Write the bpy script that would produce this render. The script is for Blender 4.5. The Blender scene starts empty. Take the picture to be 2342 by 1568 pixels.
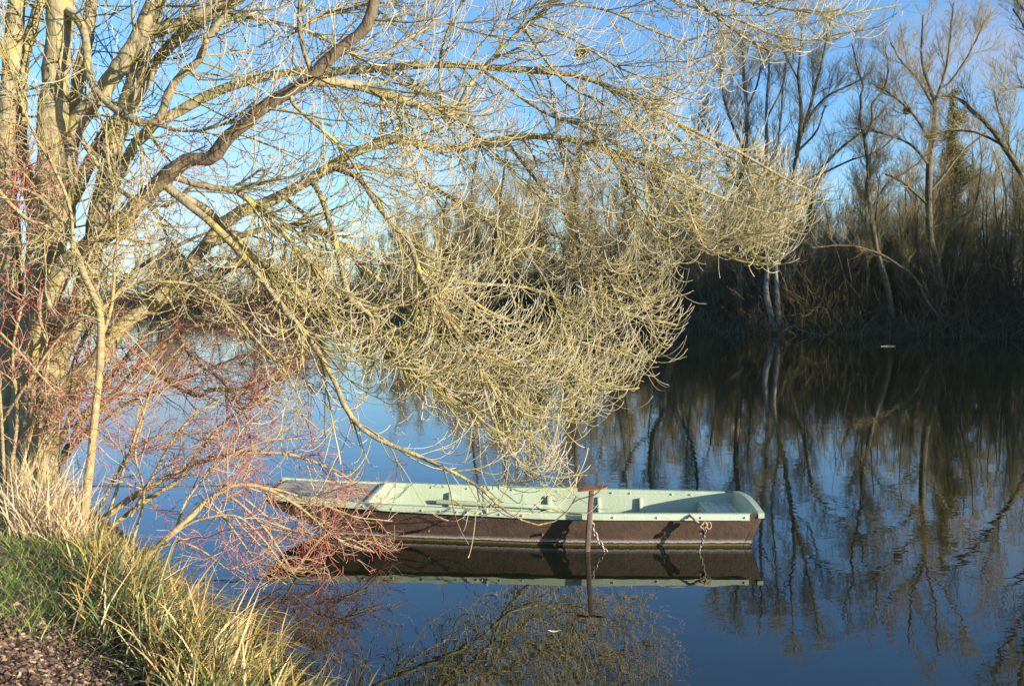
import bpy, math, numpy as np
from math import radians, sin, cos, tan, pi
scene = bpy.context.scene
COL = scene.collection
rng = np.random.default_rng(11)

# ------------------------------------------------------------------ camera
EYE = 2.47
FPX, CX, CY = 2100.0, 1171.0, 784.0
PITCH = math.atan(104 / FPX)
cam = bpy.data.cameras.new("camera"); camo = bpy.data.objects.new("camera", cam); COL.objects.link(camo)
cam.sensor_width = 36; cam.lens = 36 * FPX / 2342; cam.clip_start = 0.05; cam.clip_end = 9000
camo.location = (0, 0, EYE); camo.rotation_euler = (pi / 2 - PITCH, 0, 0)
scene.camera = camo

# ------------------------------------------------------------------ sky and sun
SUN_EL = radians(11)
SUN_TO = np.array([0.87 * cos(SUN_EL), -0.5 * cos(SUN_EL), sin(SUN_EL)])
SUN_AZ = math.atan2(SUN_TO[0], SUN_TO[1])
world = bpy.data.worlds.new("World"); scene.world = world; world.use_nodes = True
nt = world.node_tree; bg = nt.nodes["Background"]
sky = nt.nodes.new("ShaderNodeTexSky"); sky.sky_type = 'NISHITA'; sky.sun_disc = False
sky.sun_elevation = SUN_EL; sky.sun_rotation = SUN_AZ; sky.air_density = 1.0; sky.dust_density = 0.5; sky.ozone_density = 4.6
tcw = nt.nodes.new("ShaderNodeTexCoord"); clouds = sky.outputs[0]
def _cloud(direction, size, power, col):                    # one soft far cloud in the sky
    global clouds
    dt = nt.nodes.new("ShaderNodeVectorMath"); dt.operation = 'DISTANCE'; dt.inputs[1].default_value = direction
    mpw = nt.nodes.new("ShaderNodeMapping"); mpw.inputs['Scale'].default_value = (1, 1, 2.2); mpw.inputs['Location'].default_value = (0, 0, -1.2 * direction[2])
    nt.links.new(tcw.outputs['Generated'], mpw.inputs[0]); nt.links.new(mpw.outputs[0], dt.inputs[0])
    nz = nt.nodes.new("ShaderNodeTexNoise"); nz.inputs['Scale'].default_value = 9; nz.inputs['Detail'].default_value = 6; nt.links.new(mpw.outputs[0], nz.inputs[0])
    ma = nt.nodes.new("ShaderNodeMath"); ma.operation = 'MULTIPLY_ADD'; ma.inputs[1].default_value = size * 1.1; nt.links.new(nz.outputs['Fac'], ma.inputs[0]); nt.links.new(dt.outputs['Value'], ma.inputs[2])
    rm = nt.nodes.new("ShaderNodeMapRange"); rm.inputs[1].default_value = size * 1.25; rm.inputs[2].default_value = size * .5; rm.inputs[3].default_value = 0; rm.inputs[4].default_value = power; nt.links.new(ma.outputs[0], rm.inputs[0])
    mx = nt.nodes.new("ShaderNodeMix"); mx.data_type = 'RGBA'; nt.links.new(rm.outputs[0], mx.inputs[0]); nt.links.new(clouds, mx.inputs[6]); mx.inputs[7].default_value = (*col, 1); clouds = mx.outputs[2]
_cloud((0.455, 0.86, 0.235), .16, .5, (1.9, 1.75, 1.85))
_cloud((-.36, .92, .10), .30, .6, (2.3, 2.35, 2.5))
nt.links.new(clouds, bg.inputs[0]); bg.inputs[1].default_value = 0.14
sun = bpy.data.lights.new("sun", 'SUN'); suno = bpy.data.objects.new("sun", sun); COL.objects.link(suno)
sun.energy = 5.0; sun.angle = radians(0.5); sun.color = (1.0, 0.89, 0.70)
import mathutils
suno.rotation_euler = mathutils.Vector(SUN_TO).to_track_quat('Z', 'Y').to_euler()
scene.view_settings.view_transform = 'Standard'; scene.view_settings.look = 'None'
scene.view_settings.exposure = 1.2; scene.view_settings.gamma = 1.0
scene.cycles.max_bounces = 6; scene.cycles.diffuse_bounces = 2; scene.cycles.glossy_bounces = 3
scene.cycles.transparent_max_bounces = 4

# ------------------------------------------------------------------ helpers
def W(px, py, d):
    """photo position + distance north of the camera -> point in the place"""
    sx = (px - CX) / FPX; sy = (CY - py) / FPX
    dy = cos(PITCH) + sy * sin(PITCH); dz = -sin(PITCH) + sy * cos(PITCH)
    k = d / dy
    return np.array([sx * k, d, EYE + dz * k])
def proj(P):
    P = np.asarray(P); v = P - np.array([0, 0, EYE])
    f = v[..., 1] * cos(PITCH) - v[..., 2] * sin(PITCH); u = v[..., 1] * sin(PITCH) + v[..., 2] * cos(PITCH)
    return CX + FPX * v[..., 0] / f, CY - FPX * u / f
def nrm(v): return v / np.maximum(np.linalg.norm(v, axis=-1, keepdims=True), 1e-9)
def spline(pts, n):
    """smooth curve through pts, n points evenly by length"""
    p = np.asarray(pts, float)
    if len(p) > 2:
        q = np.vstack([2 * p[0] - p[1], p, 2 * p[-1] - p[-2]]); out = []
        for i in range(len(p) - 1):
            a, b, c, d = q[i:i + 4]
            t = np.linspace(0, 1, 12, endpoint=False)[:, None]
            out.append(.5 * (2 * b + (c - a) * t + (2 * a - 5 * b + 4 * c - d) * t ** 2 + (3 * b - a - 3 * c + d) * t ** 3))
        p = np.vstack(out + [p[-1:]])
    s = np.r_[0, np.cumsum(np.linalg.norm(np.diff(p[:, :3], axis=0), axis=1))]
    u = np.linspace(0, s[-1], n)
    return np.stack([np.interp(u, s, p[:, k]) for k in range(p.shape[1])], 1)
def poly_inside(x, y, poly):
    x = np.asarray(x); y = np.asarray(y); r = np.zeros(x.shape, bool); n = len(poly)
    for i in range(n):
        x1, y1 = poly[i]; x2, y2 = poly[i - 1]
        c = ((y1 > y) != (y2 > y)) & (x < (x2 - x1) * (y - y1) / ((y2 - y1) + 1e-12) + x1)
        r ^= c
    return r
ORG = {}
class MB:
    """collects shapes and links them as ONE mesh object"""
    def __init__(s): s.v = []; s.f = []; s.c = []; s.n = 0; s.mi = []
    def add(s, v, f, col=None, mi=0):
        v = np.asarray(v, float); f = np.asarray(f, np.int64)
        s.v.append(v); s.f.append(f + s.n); s.n += len(v)
        s.c.append(np.zeros((len(v), 4)) if col is None else col); s.mi.append(np.full(len(f), mi))
    def tubes(s, P, R, sides=3, rough=0., col=None):
        P = np.asarray(P, float); R = np.asarray(R, float)
        if len(P) == 0: return
        N, K, _ = P.shape
        T = nrm(np.gradient(P, axis=1))
        ref = rng.normal(size=(N, 1, 3)); m = nrm(P[:, -1:] - P[:, :1]); ref = nrm(ref - m * (ref * m).sum(-1, keepdims=True))
        ref = np.broadcast_to(ref, T.shape)
        if sides > 6:                                       # transported frame for thick stems
            ref = ref.copy(); a = ref[:, 0]
            for k in range(K):
                a = nrm(a - T[:, k] * (a * T[:, k]).sum(-1, keepdims=True)); ref[:, k] = a
        U = nrm(ref - T * (ref * T).sum(-1, keepdims=True)); V = np.cross(T, U)
        a = np.arange(sides) * 2 * pi / sides
        rr = R[:, :, None] * (1 + (rough * rng.normal(size=(N, K, sides)) if rough else 0))
        if rough:
            rr = (rr + np.roll(rr, 1, 2) + np.roll(rr, -1, 2)) / 3
        v = P[:, :, None] + rr[..., None] * (np.cos(a)[None, None, :, None] * U[:, :, None] + np.sin(a)[None, None, :, None] * V[:, :, None])
        n, k, j = np.meshgrid(np.arange(N), np.arange(K - 1), np.arange(sides), indexing='ij')
        b = (n * K + k) * sides; j2 = (j + 1) % sides
        f = np.stack([b + j, b + j2, b + sides + j2, b + sides + j], -1).reshape(-1, 4)
        c = np.zeros((N, K, sides, 4)); c[..., 0] = rng.random((N, 1, 1)); c[..., 1] = np.linspace(0, 1, K)[None, :, None]; c[..., 2] = rng.random((N, 1, 1)); c[..., 3] = 1
        if col is not None: c[..., :] = col
        s.add(v.reshape(-1, 3), f, c.reshape(-1, 4))
    def ribbons(s, P, Wd, side, col):
        """flat blades: P (N,K,3), half widths (N,K), side direction (N,3), colour (N,K,4)"""
        N, K, _ = P.shape
        v = np.stack([P - Wd[..., None] * side[:, None], P + Wd[..., None] * side[:, None]], 2)
        n, k = np.meshgrid(np.arange(N), np.arange(K - 1), indexing='ij'); b = (n * K + k) * 2
        f = np.stack([b, b + 1, b + 3, b + 2], -1).reshape(-1, 4)
        c = np.repeat(col[:, :, None, :], 2, 2)
        s.add(v.reshape(-1, 3), f, c.reshape(-1, 4))
    def hexa(s, c8):
        """box from 8 corners: bottom ring 0-3, top ring 4-7"""
        s.add(c8, [[3, 2, 1, 0], [4, 5, 6, 7], [0, 1, 5, 4], [1, 2, 6, 5], [2, 3, 7, 6], [3, 0, 4, 7]])
    def box(s, lo, hi):
        x0, y0, z0 = lo; x1, y1, z1 = hi
        s.hexa([(x0, y0, z0), (x1, y0, z0), (x1, y1, z0), (x0, y1, z0), (x0, y0, z1), (x1, y0, z1), (x1, y1, z1), (x0, y1, z1)])
    def grid(s, A):
        A = np.asarray(A, float); n, m, _ = A.shape
        i, j = np.meshgrid(np.arange(n - 1), np.arange(m - 1), indexing='ij'); b = i * m + j
        s.add(A.reshape(-1, 3), np.stack([b, b + m, b + m + 1, b + 1], -1).reshape(-1, 4))
    def build(s, name, mat, parent=None, smooth=True, bevel=0, **kw):
        v = np.vstack(s.v); f = np.vstack(s.f)
        org = np.zeros(3)
        if parent is not None: org = ORG[parent.name]
        me = bpy.data.meshes.new(name)
        me.vertices.add(len(v)); me.vertices.foreach_set("co", (v - org).ravel())
        me.loops.add(f.size); me.loops.foreach_set("vertex_index", f.ravel())
        me.polygons.add(len(f)); me.polygons.foreach_set("loop_start", np.arange(len(f)) * 4)
        me.polygons.foreach_set("loop_total", np.full(len(f), 4))
        me.update(calc_edges=True); me.validate()
        if smooth: me.polygons.foreach_set("use_smooth", np.ones(len(me.polygons), bool))
        ca = me.color_attributes.new("Col", 'FLOAT_COLOR', 'POINT')
        c = np.vstack(s.c)
        if len(me.vertices) == len(c): ca.data.foreach_set("color", c.ravel())
        me.materials.append(mat)
        o = bpy.data.objects.new(name, me); COL.objects.link(o)
        if parent is not None: o.parent = parent; ORG[o.name] = ORG[parent.name]
        else: ORG[o.name] = org
        if bevel:
            b = o.modifiers.new("bevel", 'BEVEL'); b.width = bevel; b.segments = 2; b.limit_method = 'ANGLE'
        for k, x in kw.items(): o[k] = x
        return o
def thing(name, loc, label, category, group=None):
    o = bpy.data.objects.new(name, None); COL.objects.link(o); o.location = [float(t) for t in loc]; o.empty_display_size = .2
    ORG[o.name] = np.array(loc, float); o["label"] = label; o["category"] = category
    if group: o["group"] = group
    return o

def spawn(P, R, M, t=(.2, 1), ang=(30, 60), L=(.5, 1), K=6, up=(0, 0), wob=.1, bias=None, r0=.6, rmin=.002, rmax=1., tip=.5, lt=.3, flat=1., keep=None):
    N, Kp, _ = P.shape; M = int(M)
    if N == 0 or M <= 0: return np.zeros((0, K, 3)), np.zeros((0, K))
    w = np.linalg.norm(np.diff(P, axis=1), axis=2).sum(1); idx = rng.choice(N, M, p=w / w.sum())
    tt = rng.uniform(t[0], t[1], M); fi = tt * (Kp - 1); i = np.clip(fi.astype(int), 0, Kp - 2); a = (fi - i)[:, None]
    p0, p1 = P[idx, i], P[idx, i + 1]; pos = p0 * (1 - a) + p1 * a; T = nrm(p1 - p0)
    rad = R[idx, i] * (1 - a[:, 0]) + R[idx, i + 1] * a[:, 0]
    v = rng.normal(size=(M, 3)); v[:, 2] *= flat; v = nrm(v - T * (v * T).sum(1, keepdims=True))
    th = np.radians(rng.uniform(ang[0], ang[1], M))[:, None]
    d = np.cos(th) * T + np.sin(th) * v
    if bias is not None: d = d + np.asarray(bias)
    d = nrm(d); ln = (rng.uniform(L[0], L[1], M) * (1 - lt * tt))[:, None]
    out = np.zeros((M, K, 3)); out[:, 0] = pos
    for k in range(1, K):
        s = (k - .5) / (K - 1)
        d = d + rng.normal(size=(M, 3)) * wob
        d[:, 2] += (up[0] * (1 - s) + up[1] * s) / (K - 1) * 2
        d = nrm(d); pos = pos + d * ln / (K - 1); out[:, k] = pos
    rb = np.clip(rad * r0, rmin, rmax)
    rr = np.maximum(rb[:, None] * np.linspace(1, tip, K)[None], rmin)
    ok = out[..., 2].min(1) > .02
    if keep is not None:
        x, y = proj(out[:, (K + 1) // 2]); ok &= keep(x + rng.normal(size=M) * 16, y + rng.normal(size=M) * 16)
    return out[ok], rr[ok]
def same_k(P, R, K):
    N, k0, _ = P.shape; f = np.linspace(0, k0 - 1, K); i = np.clip(f.astype(int), 0, k0 - 2); a = f - i
    return P[:, i] * (1 - a)[None, :, None] + P[:, i + 1] * a[None, :, None], R[:, i] * (1 - a) + R[:, i + 1] * a
def cat(*pr):
    K = 8; q = [same_k(p, r, K) for p, r in pr if len(p)]
    return np.concatenate([x[0] for x in q]), np.concatenate([x[1] for x in q])

# ------------------------------------------------------------------ materials
class NM:
    def __init__(s, name):
        s.m = bpy.data.materials.new(name); s.m.use_nodes = True; s.t = s.m.node_tree; s.b = s.t.nodes["Principled BSDF"]
    def n(s, typ, **kw):
        o = s.t.nodes.new("ShaderNode" + typ)
        for k, v in kw.items():
            if k in o.inputs: o.inputs[k].default_value = v
            else: setattr(o, k, v)
        return o
    def l(s, a, b): s.t.links.new(a, b)
    def set(s, **kw):
        for k, v in kw.items():
            k = k.replace('_', ' ')
            s.b.inputs[k].default_value = v
    def noise(s, scale, detail=4, coord='Object', stretch=None, rough=.55):
        tc = s.n('TexCoord'); src = tc.outputs[coord]
        if stretch:
            mp = s.n('Mapping'); mp.inputs['Scale'].default_value = stretch; s.l(src, mp.inputs[0]); src = mp.outputs[0]
        x = s.n('TexNoise'); x.inputs['Scale'].default_value = scale; x.inputs['Detail'].default_value = detail; x.inputs['Roughness'].default_value = rough
        s.l(src, x.inputs[0]); return x.outputs['Fac']
    def ramp(s, fac, stops):
        r = s.n('ValToRGB'); e = r.color_ramp.elements
        while len(e) < len(stops): e.new(.5)
        for k, (p, c) in enumerate(stops):
            e[k].position = p; e[k].color = (*c, 1) if len(c) == 3 else c
        s.l(fac, r.inputs[0]); return r.outputs[0]
    def mix(s, fac, a, b, mode='MIX'):
        x = s.n('Mix', data_type='RGBA', blend_type=mode)
        for sock, val in ((x.inputs[0], fac), (x.inputs[6], a), (x.inputs[7], b)):
            if isinstance(val, (int, float)): sock.default_value = val
            elif isinstance(val, tuple): sock.default_value = (*val, 1) if len(val) == 3 else val
            else: s.l(val, sock)
        return x.outputs[2]
    def math(s, op, a, b=0.):
        x = s.n('Math', operation=op)
        for k, val in ((0, a), (1, b)):
            if isinstance(val, (int, float)): x.inputs[k].default_value = val
            else: s.l(val, x.inputs[k])
        return x.outputs[0]
    def col(s, c): s.l(c, s.b.inputs['Base Color']) if not isinstance(c, tuple) else s.set(Base_Color=(*c, 1))
    def bump(s, h, dist, strength=1.):
        x = s.n('Bump'); x.inputs['Distance'].default_value = dist; x.inputs['Strength'].default_value = strength
        s.l(h, x.inputs['Height']); s.l(x.outputs[0], s.b.inputs['Normal'])
    def attr(s):
        a = s.n('Attribute', attribute_name='Col'); x = s.n('SeparateColor'); s.l(a.outputs['Color'], x.inputs[0]); return x.outputs, a.outputs['Color']

def bark(name, dark, light, lichen, amt, scale=1.):
    m = NM(name); n1 = m.noise(9 * scale, 6); n2 = m.noise(3.3 * scale, 4, stretch=(1, 1, .5))
    base = m.ramp(n1, [(.3, dark), (.7, light)])
    f = m.ramp(m.noise(6 * scale, 8, rough=.7), [(amt, (0, 0, 0)), (amt + .05, (1, 1, 1))])
    g = m.ramp(n2, [(.42, (0, 0, 0)), (.6, (1, 1, 1))])
    base = m.mix(m.math('MULTIPLY', f, g), base, lichen)
    w = m.ramp(m.noise(4.1 * scale, 6), [(.66, (0, 0, 0)), (.7, (1, 1, 1))])
    base = m.mix(m.math('MULTIPLY', w, .6), base, (.4, .39, .34))
    m.col(base); m.set(Roughness=.85); m.bump(m.noise(28 * scale, 8, stretch=(1, 1, .45)), .02 / scale); return m.m
def twig(name, stops, tipc=None, tip_at=.6, rough=.6, level=0.):
    m = NM(name); s, _ = m.attr()
    v = m.math('ADD', m.math('MULTIPLY', s[0], .55 - level), m.math('MULTIPLY', m.noise(2.2, 3), .5))
    if level: v = m.math('ADD', v, m.math('MULTIPLY', s[2], level))
    c = m.ramp(v, stops)
    if tipc: c = m.mix(m.ramp(s[1], [(tip_at, (0, 0, 0)), (1, (1, 1, 1))]), c, tipc)
    m.col(c); m.set(Roughness=rough); return m.m
M_bark = bark("smooth_bark", (.16, .128, .066), (.36, .30, .175), (.35, .31, .075), .50)
M_limb = bark("lichen_bark", (.13, .105, .06), (.29, .24, .155), (.42, .34, .06), .50, 1.6)
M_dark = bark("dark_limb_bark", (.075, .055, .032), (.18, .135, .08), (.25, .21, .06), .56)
M_twig = twig("pale_twig", [(.2, (.20, .165, .025)), (.42, (.30, .25, .065)), (.6, (.38, .315, .15)), (.85, (.53, .455, .32))], (.58, .50, .38), .6, .6, .25)
M_red = twig("red_twig", [(.25, (.40, .32, .16)), (.46, (.46, .32, .20)), (.56, (.40, .19, .13)), (.72, (.31, .08, .065)), (.9, (.27, .05, .05))], (.36, .11, .09), .8)
M_stem = bark("shrub_bark", (.20, .14, .07), (.38, .29, .15), (.42, .34, .08), .52, 2.5)
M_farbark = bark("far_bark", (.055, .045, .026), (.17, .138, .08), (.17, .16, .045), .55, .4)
M_palebark = bark("pale_far_bark", (.11, .095, .075), (.27, .24, .20), (.2, .18, .08), .6, .5)
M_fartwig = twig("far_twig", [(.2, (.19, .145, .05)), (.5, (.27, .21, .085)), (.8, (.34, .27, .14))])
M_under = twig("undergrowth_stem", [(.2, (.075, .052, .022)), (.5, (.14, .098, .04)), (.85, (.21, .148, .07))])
M_ivy = twig("ivy_leaf", [(.2, (.09, .10, .012)), (.5, (.19, .18, .025)), (.85, (.28, .23, .04))], None)
def blade_mat(name, rough=.55):
    m = NM(name); _, c = m.attr(); m.col(c); m.set(Roughness=rough)
    tr = m.n('BsdfTranslucent'); m.l(c, tr.inputs[0]); ad = m.n('MixShader'); ad.inputs[0].default_value = .25
    out = m.t.nodes['Material Output']; m.l(m.b.outputs[0], ad.inputs[1]); m.l(tr.outputs[0], ad.inputs[2]); m.l(ad.outputs[0], out.inputs[0]); return m.m
M_blade = blade_mat("grass_blade"); M_litter = blade_mat("dead_leaf", .8)

m = NM("river_bank_soil")
c = m.mix(m.ramp(m.noise(.9, 6), [(.42, (0, 0, 0)), (.6, (1, 1, 1))]), m.ramp(m.noise(14, 8), [(.3, (.05, .035, .02)), (.7, (.15, .10, .06))]), m.ramp(m.noise(20, 6), [(.3, (.05, .06, .015)), (.7, (.13, .13, .04))]))
m.col(c); m.set(Roughness=.95); m.bump(m.noise(18, 8), .05); M_soil = m.m

m = NM("river_water")
m.set(Base_Color=(.009, .012, .006, 1), Roughness=.0, IOR=1.6)
geo = m.n('NewGeometry')
def wnoise(scale, st, det, rough=.5):
    mp = m.n('Mapping'); mp.inputs['Scale'].default_value = st; m.l(geo.outputs['Position'], mp.inputs[0])
    x = m.n('TexNoise'); x.inputs['Scale'].default_value = scale; x.inputs['Detail'].default_value = det; x.inputs['Roughness'].default_value = rough
    m.l(mp.outputs[0], x.inputs[0]); return x.outputs['Fac']
patch = m.ramp(wnoise(.12, (.6, 1, 1), 2), [(.40, (.35, .35, .35)), (.62, (1, 1, 1))])
h = m.math('ADD', wnoise(2.6, (.55, 1, 1), 3), m.math('MULTIPLY', wnoise(9, (.6, 1, 1), 2), .10))
h = m.math('MULTIPLY', h, patch)
m.bump(h, .0026); M_water = m.m

# ------------------------------------------------------------------ ground and water
NEAR = np.array([(400, -10), (60, -8), (4, -1), (1.4, 2.2), (-.75, 4.4), (-1.5, 5.7), (-2.5, 7.0), (-3.3, 8.2), (-4.1, 9.6), (-5.4, 11.2), (-8, 13.5), (-15, 18), (-30, 27), (-80, 46), (-400, 120)], float)
FAR = np.array([(500, 4), (90, 12), (52, 32), (38, 46), (30.4, 54.6), (24, 58), (17, 61), (12, 66.5), (5, 85), (-9, 115), (-34, 136), (-80, 165), (-400, 290)], float)
def sdist(x, y, line):
    best = np.full(x.shape, 1e9); sg = np.ones(x.shape)
    for a, b in zip(line[:-1], line[1:]):
        ab = b - a; t = np.clip(((x - a[0]) * ab[0] + (y - a[1]) * ab[1]) / (ab @ ab), 0, 1)
        dx = x - a[0] - t * ab[0]; dy = y - a[1] - t * ab[1]; d = np.hypot(dx, dy)
        cr = ab[0] * (y - a[1]) - ab[1] * (x - a[0])
        u = d < best; best = np.where(u, d, best); sg = np.where(u, np.sign(cr), sg)
    return best * sg
def near_s(x, y): return sdist(x, y, NEAR)        # >0 on the near bank (left of travel)
def far_s(x, y): return -sdist(x, y, FAR)
def sstep(a, b, x):
    t = np.clip((x - a) / (b - a), 0, 1); return t * t * (3 - 2 * t)
def wav(x, y): return .5 * np.sin(x * 1.7 + 1.3 * np.sin(y * 1.1)) + .5 * np.sin(y * 2.1 + 1.1 * np.sin(x * 1.3 + 2))
def ground_z(x, y):
    x = np.asarray(x, float); y = np.asarray(y, float)
    a = near_s(x, y); b = far_s(x, y)
    zn = -1.2 + 1.2 * sstep(-1.2, 0, a) + .5 * sstep(0, .8, a) + .34 * sstep(.6, 2.6, a) + .25 * sstep(2.2, 5.5, a) * sstep(3.2, 5.5, y) + .16 * sstep(.8, 1.9, a) * sstep(6.5, 4.5, y) * sstep(2.6, 3.6, y) + .05 * wav(x * 2.3, y * 2.3) * sstep(0, .5, a)
    shade_ridge = 7.2 * sstep(.62, .9, x / np.maximum(y, 20)) * sstep(20, 34, y) * sstep(110, 70, y) * sstep(2, 14, b)  # unseen rise added right of the frame to shade the far bank
    zf = -1.2 + 1.2 * sstep(-2, 0, b) + 1.0 * sstep(0, 2.5, b) + .9 * sstep(2, 14, b) + .25 * wav(x * .4, y * .4) * sstep(0, 3, b) + shade_ridge
    return np.maximum(zn, zf)
# which side is land?
if near_s(np.array([-6.]), np.array([4.]))[0] < 0:
    _n = near_s
    def near_s(x, y): return -_n(x, y)
if far_s(np.array([0.]), np.array([300.]))[0] < 0:
    _f = far_s
    def far_s(x, y): return -_f(x, y)
xs = np.unique(np.r_[-6000, -3000, -1500, np.linspace(-800, -100, 15), np.linspace(-100, -12, 45), np.linspace(-12, 2, 100), np.linspace(2, 110, 55), np.linspace(120, 800, 15), 1500, 3000, 6000])
ys = np.unique(np.r_[-6000, -1500, -300, np.linspace(-60, 2, 20), np.linspace(2, 14, 85), np.linspace(14, 180, 90), np.linspace(190, 800, 15), 1500, 3000, 6000])
gx, gy = np.meshgrid(xs, ys, indexing='ij')
g = MB(); g.grid(np.stack([gx, gy, ground_z(gx, gy)], -1)); g.build("ground", M_soil, kind="structure", label="brown soil of the river banks")
w = MB(); w.grid(np.array([[(-6000, -6000, 0), (-6000, 6000, 0)], [(6000, -6000, 0), (6000, 6000, 0)]], float)); w.build("water", M_water, kind="structure", label="calm river water mirroring sky and trees", smooth=False)

# ------------------------------------------------------------------ the boat
m = NM("brown_hull_paint")
tc = m.n('TexCoord'); sp = m.n('SeparateXYZ'); m.l(tc.outputs['Object'], sp.inputs[0])
base = m.ramp(m.noise(5, 7, stretch=(1, 1, 2)), [(.3, (.056, .034, .024)), (.7, (.084, .054, .038))])
base = m.mix(m.ramp(m.noise(2.3, 6, rough=.7), [(.62, (0, 0, 0)), (.75, (.7, .7, .7))]), base, (.15, .055, .022))
zz = m.math('ADD', sp.outputs[2], m.math('MULTIPLY', m.math('SUBTRACT', m.noise(26, 4, stretch=(1, 1, .3)), .5), .022))
band = m.ramp(m.math('MULTIPLY', zz, 10), [(.0, (.10, .085, .02)), (.17, (.13, .10, .022)), (.22, (.02, .015, .012)), (.33, (.03, .022, .018)), (.35, (.36, .33, .32)), (.52, (.28, .24, .23)), (.62, (.10, .07, .06)), (.78, (.5, .5, .5))])
isband = m.ramp(m.math('MULTIPLY', zz, 10), [(.55, (1, 1, 1)), (.75, (0, 0, 0))])
m.col(m.mix(isband, base, band)); m.set(Roughness=.62)
pits = m.noise(60, 4); m.bump(m.math('ADD', m.math('MULTIPLY', m.noise(16, 6), 1.), m.math('MULTIPLY', pits, .6)), .006); M_hull = m.m
def green(name, a, b, worn, thr):
    m = NM(name); base = m.ramp(m.noise(4, 6), [(.3, a), (.7, b)])
    w = m.ramp(m.noise(7, 9, stretch=(.35, 1.5, 1.5), rough=.75), [(thr, (0, 0, 0)), (thr + .05, (1, 1, 1))])
    m.col(m.mix(m.math('MULTIPLY', w, .75), base, worn)); m.set(Roughness=.5); m.bump(m.noise(35, 6), .003); return m.m
M_green = green("pale_green_paint", (.33, .40, .275), (.385, .445, .325), (.26, .32, .19), .68)
M_gun = green("worn_green_paint", (.35, .43, .30), (.43, .495, .36), (.30, .25, .14), .63)
M_seat = green("flaking_green_paint", (.33, .46, .37), (.42, .53, .45), (.09, .08, .06), .58)
m = NM("grey_deck_board")
m.col(m.ramp(m.noise(5, 8, stretch=(.25, 3, 1)), [(.3, (.27, .27, .22)), (.7, (.42, .41, .35))])); m.set(Roughness=.8); m.bump(m.noise(12, 8, stretch=(.2, 3, 1)), .006); M_deck = m.m
m = NM("rusty_steel")
m.col(m.ramp(m.noise(11, 8, rough=.7), [(.3, (.075, .055, .046)), (.5, (.12, .08, .065)), (.72, (.19, .10, .065))])); m.set(Roughness=.75, Metallic=.15); m.bump(m.noise(50, 6), .003); M_rust = m.m
m = NM("orange_rust")
m.col(m.ramp(m.noise(14, 8, rough=.7), [(.3, (.15, .06, .03)), (.7, (.30, .12, .05))])); m.set(Roughness=.85); m.bump(m.noise(40, 6), .004); M_orange = m.m
m = NM("galvanised_chain"); m.col(m.ramp(m.noise(40, 4), [(.35, (.14, .12, .10)), (.65, (.34, .31, .27))])); m.set(Roughness=.45, Metallic=.6); M_chain = m.m
m = NM("hemp_rope"); m.col(m.ramp(m.noise(60, 4, stretch=(1, 1, 3)), [(.3, (.22, .13, .07)), (.7, (.45, .30, .18))])); m.set(Roughness=.9); m.bump(m.noise(90, 3), .004); M_rope = m.m
m = NM("black_padlock"); m.col((.03, .025, .022)); m.set(Roughness=.5, Metallic=.5); M_lock = m.m

boat = thing("flat_bottomed_boat", (0, 9.5, 0), "long flat bottomed punt, pale green inside and brown outside, moored on the water", "boat")
XS = np.linspace(-2.55, 2.45, 41)
yn = lambda x: np.interp(x, [-2.55, -1.38, .2, .98, 2.45], [9.34, 9.16, 8.96, 8.91, 8.91])
yf = lambda x: np.interp(x, [-2.55, -1.19, .5, 1.1, 2.45], [10.16, 10.25, 10.16, 10.07, 9.93])
def zg(x): return np.interp(x, [-2.6, -1.9, -1.2, .3, 2.45], [.47, .42, .385, .352, .35])
def zb(x):
    t = np.clip((-1.25 - x) / 1.3, 0, 1); return -.10 + .47 * t ** 1.6
def rake(x, lo): return x - .14 * lo * sstep(1.6, 2.45, x)      # the stern leans out
def sect(x, off=0.):
    h = zg(x) - zb(x); fl = .17 * h / .45
    return ((x, yn(x) + off, zg(x)), (rake(x, 1), yn(x) + fl + off, zb(x) + off), (rake(x, 1), yf(x) - fl - off, zb(x) + off), (x, yf(x) - off, zg(x)))
h = MB()
def strip(mb, fa, fb, n=6):
    mb.grid(np.array([[np.array(fa(x)) * (1 - t) + np.array(fb(x)) * t for t in np.linspace(0, 1, n)] for x in XS]))
strip(h, lambda x: sect(x)[0], lambda x: sect(x)[1]); strip(h, lambda x: sect(x)[2], lambda x: sect(x)[3]); strip(h, lambda x: sect(x)[1], lambda x: sect(x)[2])
a = sect(-2.55); h.grid(np.array([[a[0], a[1]], [a[3], a[2]]]))
hull = h.build("hull", M_hull, boat, smooth=False)
h = MB(); strip(h, lambda x: sect(x, .03)[0], lambda x: sect(x, .03)[1]); strip(h, lambda x: sect(x, .03)[2], lambda x: sect(x, .03)[3]); strip(h, lambda x: sect(x, .03)[1], lambda x: sect(x, .03)[2])
h.build("inner_planking", M_green, boat, smooth=False)
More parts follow.
